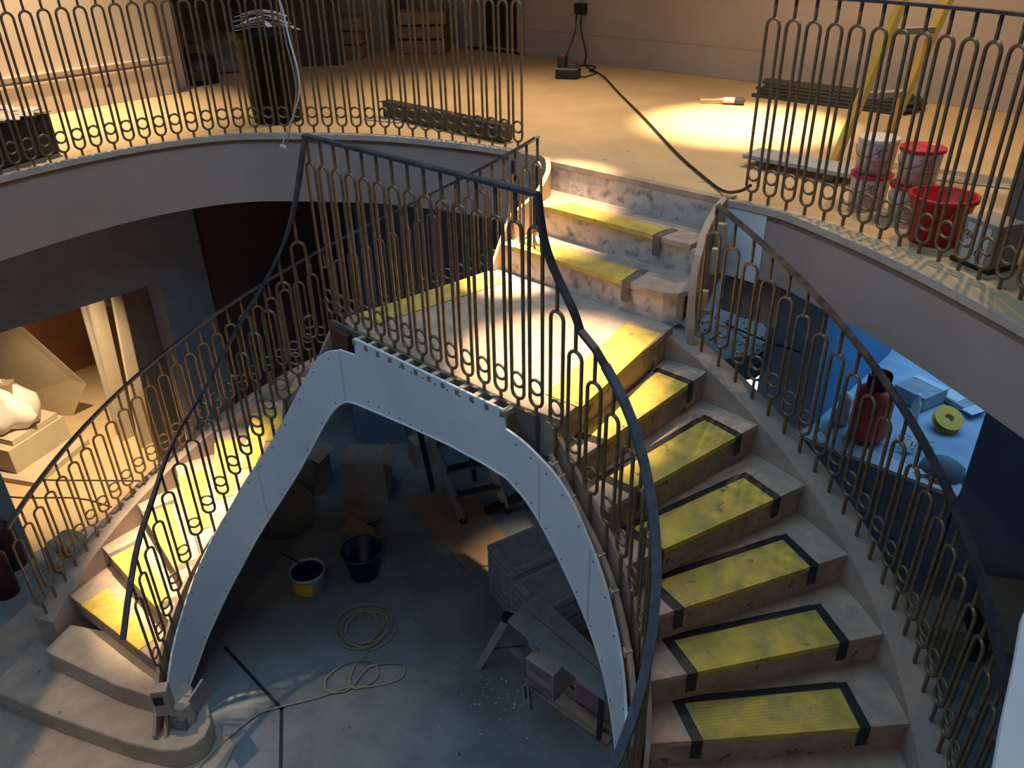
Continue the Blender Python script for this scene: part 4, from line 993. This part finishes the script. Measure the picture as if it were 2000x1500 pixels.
P_(MB().lathe([(0, .0), (.10, .0), (.10, .02), (.015, .03), (.015, .62), (0, .62)], n=20), 'stand', 'steel', l); P_(MB().box((0, 0, .70), (.18, .05, .14)), 'lamp_head', 'steel', l); P_(MB().box((.03, -.03, .70), (.16, .012, .12)), 'lens', 'glow', l)
for pts, lab in ((cr([(-6.2, -2.2, FL+.012), (-5.6, -2.15, FL+.012), (-5.2, -1.95, FL+.012), (-4.8, -1.9, FL+.012), (-4.3, -1.5, FL+.012), (-3.95, -1.2, FL+.012)], 8), 'dark cable snaking across the lit store room floor, farther one'), (cr([(-5.9, -2.3, FL+.012), (-5.2, -2.2, FL+.012), (-4.7, -2.15, FL+.012), (-4.2, -1.75, FL+.012), (-3.85, -1.6, FL+.012)], 8), 'dark cable snaking across the lit store room floor, nearer one')):
    MB().tube(pts, .006, 6).build('floor_cable', 'blackcable', label=lab, cat='cable')
# lower left clutter
for (x, y), h_, r_, m, lab in (((-3.44, -2.57), .42, .085, 'maroon', 'dark red fire extinguisher standing left of the left flight, front one'), ((-3.72, -2.42), .45, .085, 'maroon', 'dark red fire extinguisher behind the front one')):
    e = T_('fire_extinguisher', (x, y, FL), lab, 'extinguisher'); P_(MB().lathe([(0, 0), (r_, 0), (r_, h_-.08), (r_*.6, h_-.02), (.03, h_), (0, h_)], n=24), 'cylinder', m, e); P_(MB().box((0, 0, h_+.03), (.03, .09, .05)), 'valve', 'black', e)
e = T_('cable_reel', (-3.35, -2.12, FL), 'pale round reel lying against the left flight behind the extinguishers', 'reel', rz=.6)
mt = Matrix.Rotation(PI/2-.2, 4, 'X'); P_(MB().lathe([(.05, -.07), (.15, -.07), (.15, -.05), (.11, -.05), (.11, .05), (.15, .05), (.15, .07), (.05, .07), (.05, -.07)], (0, 0, .16), 30, mt), 'reel_body', 'pale', e)
MB().box((-3.38, -2.90, FL+.22), (.26, .26, .44), .3).build('dark_crate', 'black', label='black crate at the far lower left beside the extinguishers', cat='crate')

# --- blue room
g = T_('gas_cylinder', (.83, 2.42, -1.78), 'red gas cylinder with a dark collar standing on the pale sill of the blue room', 'gas cylinder')
P_(MB().lathe([(0, .0), (.09, .0), (.135, .03), (.14, .08), (.14, .36), (.12, .42), (.07, .455), (0, .465)], n=40), 'cylinder', 'redgas', g)
for a0_ in (0, PI):
    mb = MB(); vs = []; fs = []
    for i in range(13):
        a = a0_+.2+i*.215; 
        for r_, z_ in ((.075, .45), (.078, .56), (.086, .56), (.083, .45)): vs.append((r_*math.cos(a), r_*math.sin(a), z_ if z_ < .5 or 2 < i < 10 else z_))
    for i in range(12):
        for k in range(4): fs.append((4*i+k, 4*i+(k+1) % 4, 4*i+4+(k+1) % 4, 4*i+4+k))
    P_(mb.add(vs, fs), 'collar', 'maroon', g)
P_(MB().lathe([(0, .46), (.02, .46), (.02, .52), (0, .53)], n=12), 'valve', 'alu', g)
b = T_('plastic_bag', (.60, 2.50, -1.78), 'shiny crumpled plastic bag left of the red gas cylinder', 'bag'); P_(MB().lathe([(0, 0), (.06, 0), (.07, .06), (.05, .14), (.06, .22), (.03, .27), (0, .28)], n=9), 'bag_body', 'sheetwhite', b)
b = T_('clear_bottle', (1.0, 2.95, -1.78), 'clear plastic bottle right of the red gas cylinder', 'bottle'); P_(MB().lathe([(0, 0), (.035, 0), (.035, .13), (.015, .16), (.015, .19)], n=16), 'bottle_body', 'sheetwhite', b); P_(MB().lathe([(.018, .185), (.018, .21), (0, .21)], n=16), 'cap', 'white', b)
b = T_('laptop_box', (.93, 3.25, -1.78), 'dark box with a pale lid edge on the blue lit floor', 'box', rz=-.3); P_(MB().box((0, 0, .06), (.28, .30, .12)), 'box', 'plankgrey', b); P_(MB().box((0, .12, .122), (.28, .07, .004)), 'lid_edge', 'white', b)
b = T_('paper_stack', (1.22, 3.42, -1.78), 'stack of papers and folders beside the yellow cable reel', 'papers', rz=-.4); P_(MB().box((0, 0, .02), (.34, .22, .04)), 'folders', 'plankgrey', b); P_(MB().box((.16, -.06, .043), (.10, .18, .004)), 'sheet', 'white', b); P_(MB().box((-.07, 0, .043), (.16, .2, .004), .1), 'sheet', 'sheetwhite', b)
r = T_('cable_reel', (1.24, 2.96, -1.78), 'yellow cable reel on the blue lit floor', 'reel', rz=.8)
mt = Matrix.Rotation(.5, 4, 'X')
P_(MB().lathe([(.035, -.03), (.11, -.03), (.11, -.024), (.112, -.022), (.07, -.02), (.07, .02), (.112, .022), (.11, .03), (.035, .03), (.035, -.03)], (0, 0, .07), 30, mt, False), 'flanges', 'ylabel', r); P_(MB().lathe([(.072, -.018), (.088, -.012), (.088, .012), (.072, .018)], (0, 0, .07), 30, mt), 'cable_winding', 'blackcable', r)
mb = MB(); 
pts = [(1.12+.16*math.cos(i*.35)*(.4+.6*math.sin(i*.11)), 2.52+.13*math.sin(i*.41), -1.772+.004*(i % 5)) for i in range(110)]
mb.tube(cr(pts, 3), .005, 5).build('tangled_cable', 'sheetwhite', label='tangle of pale cable on the floor right of the red gas cylinder', cat='cable')
b = T_('work_gloves', (1.42, 2.32, -1.78), 'dark folded sack with pale gloves by the navy wall', 'sack'); P_(MB().lathe([(0, 0), (.16, .0), (.15, .05), (.08, .10), (0, .12)], n=11), 'sack', 'wall_dark', b); P_(MB().box((-.08, -.12, .02), (.12, .06, .03), .6), 'glove', 'sheetwhite', b); P_(MB().box((.02, -.14, .02), (.12, .05, .03), .1), 'glove', 'plankgrey', b)
# added glowing panel for the bright lit floor, left of the blue pier
l = T_('glow_panel', (-.28, 2.52, -1.79), 'added glowing white panel standing in for the brightly lit floor under the grey ledge', 'light', rz=.3)
M['panelglow'] = mat('panel_glow', (.8, .95, 1), .5, emit=(.65, .92, 1.0, 7))
P_(MB().box((0, 0, .015), (.62, .50, .03)), 'panel_back', 'alu', l); P_(MB().box((0, 0, .032), (.58, .46, .004)), 'lens', 'panelglow', l)
# right-hand dark floor clutter
for x, y, sx, sy, h_, m, lab in ((2.20, 1.05, .10, .06, .03, 'pale', 'small cream block on the dark floor at the right'), (2.10, 1.85, .26, .34, .36, 'pale', 'olive-cream sack standing beside the navy wall at the right'), (1.75, 1.45, .4, .3, .28, 'card', 'dim brown carton on the dark floor right of the stairs'), (2.05, 1.20, .2, .05, .05, 'plankgrey', 'short grey timber offcut on the dark floor at the right'), (1.95, 1.6, .22, .3, .2, 'black', 'black case beside the dim brown carton')):
    MB().box((x, y, FL+h_/2), (sx, sy, h_), .5).build('floor_block' if h_ < .1 else 'floor_carton', m, label=lab, cat='block' if h_ < .1 else 'box', bevel=.004)
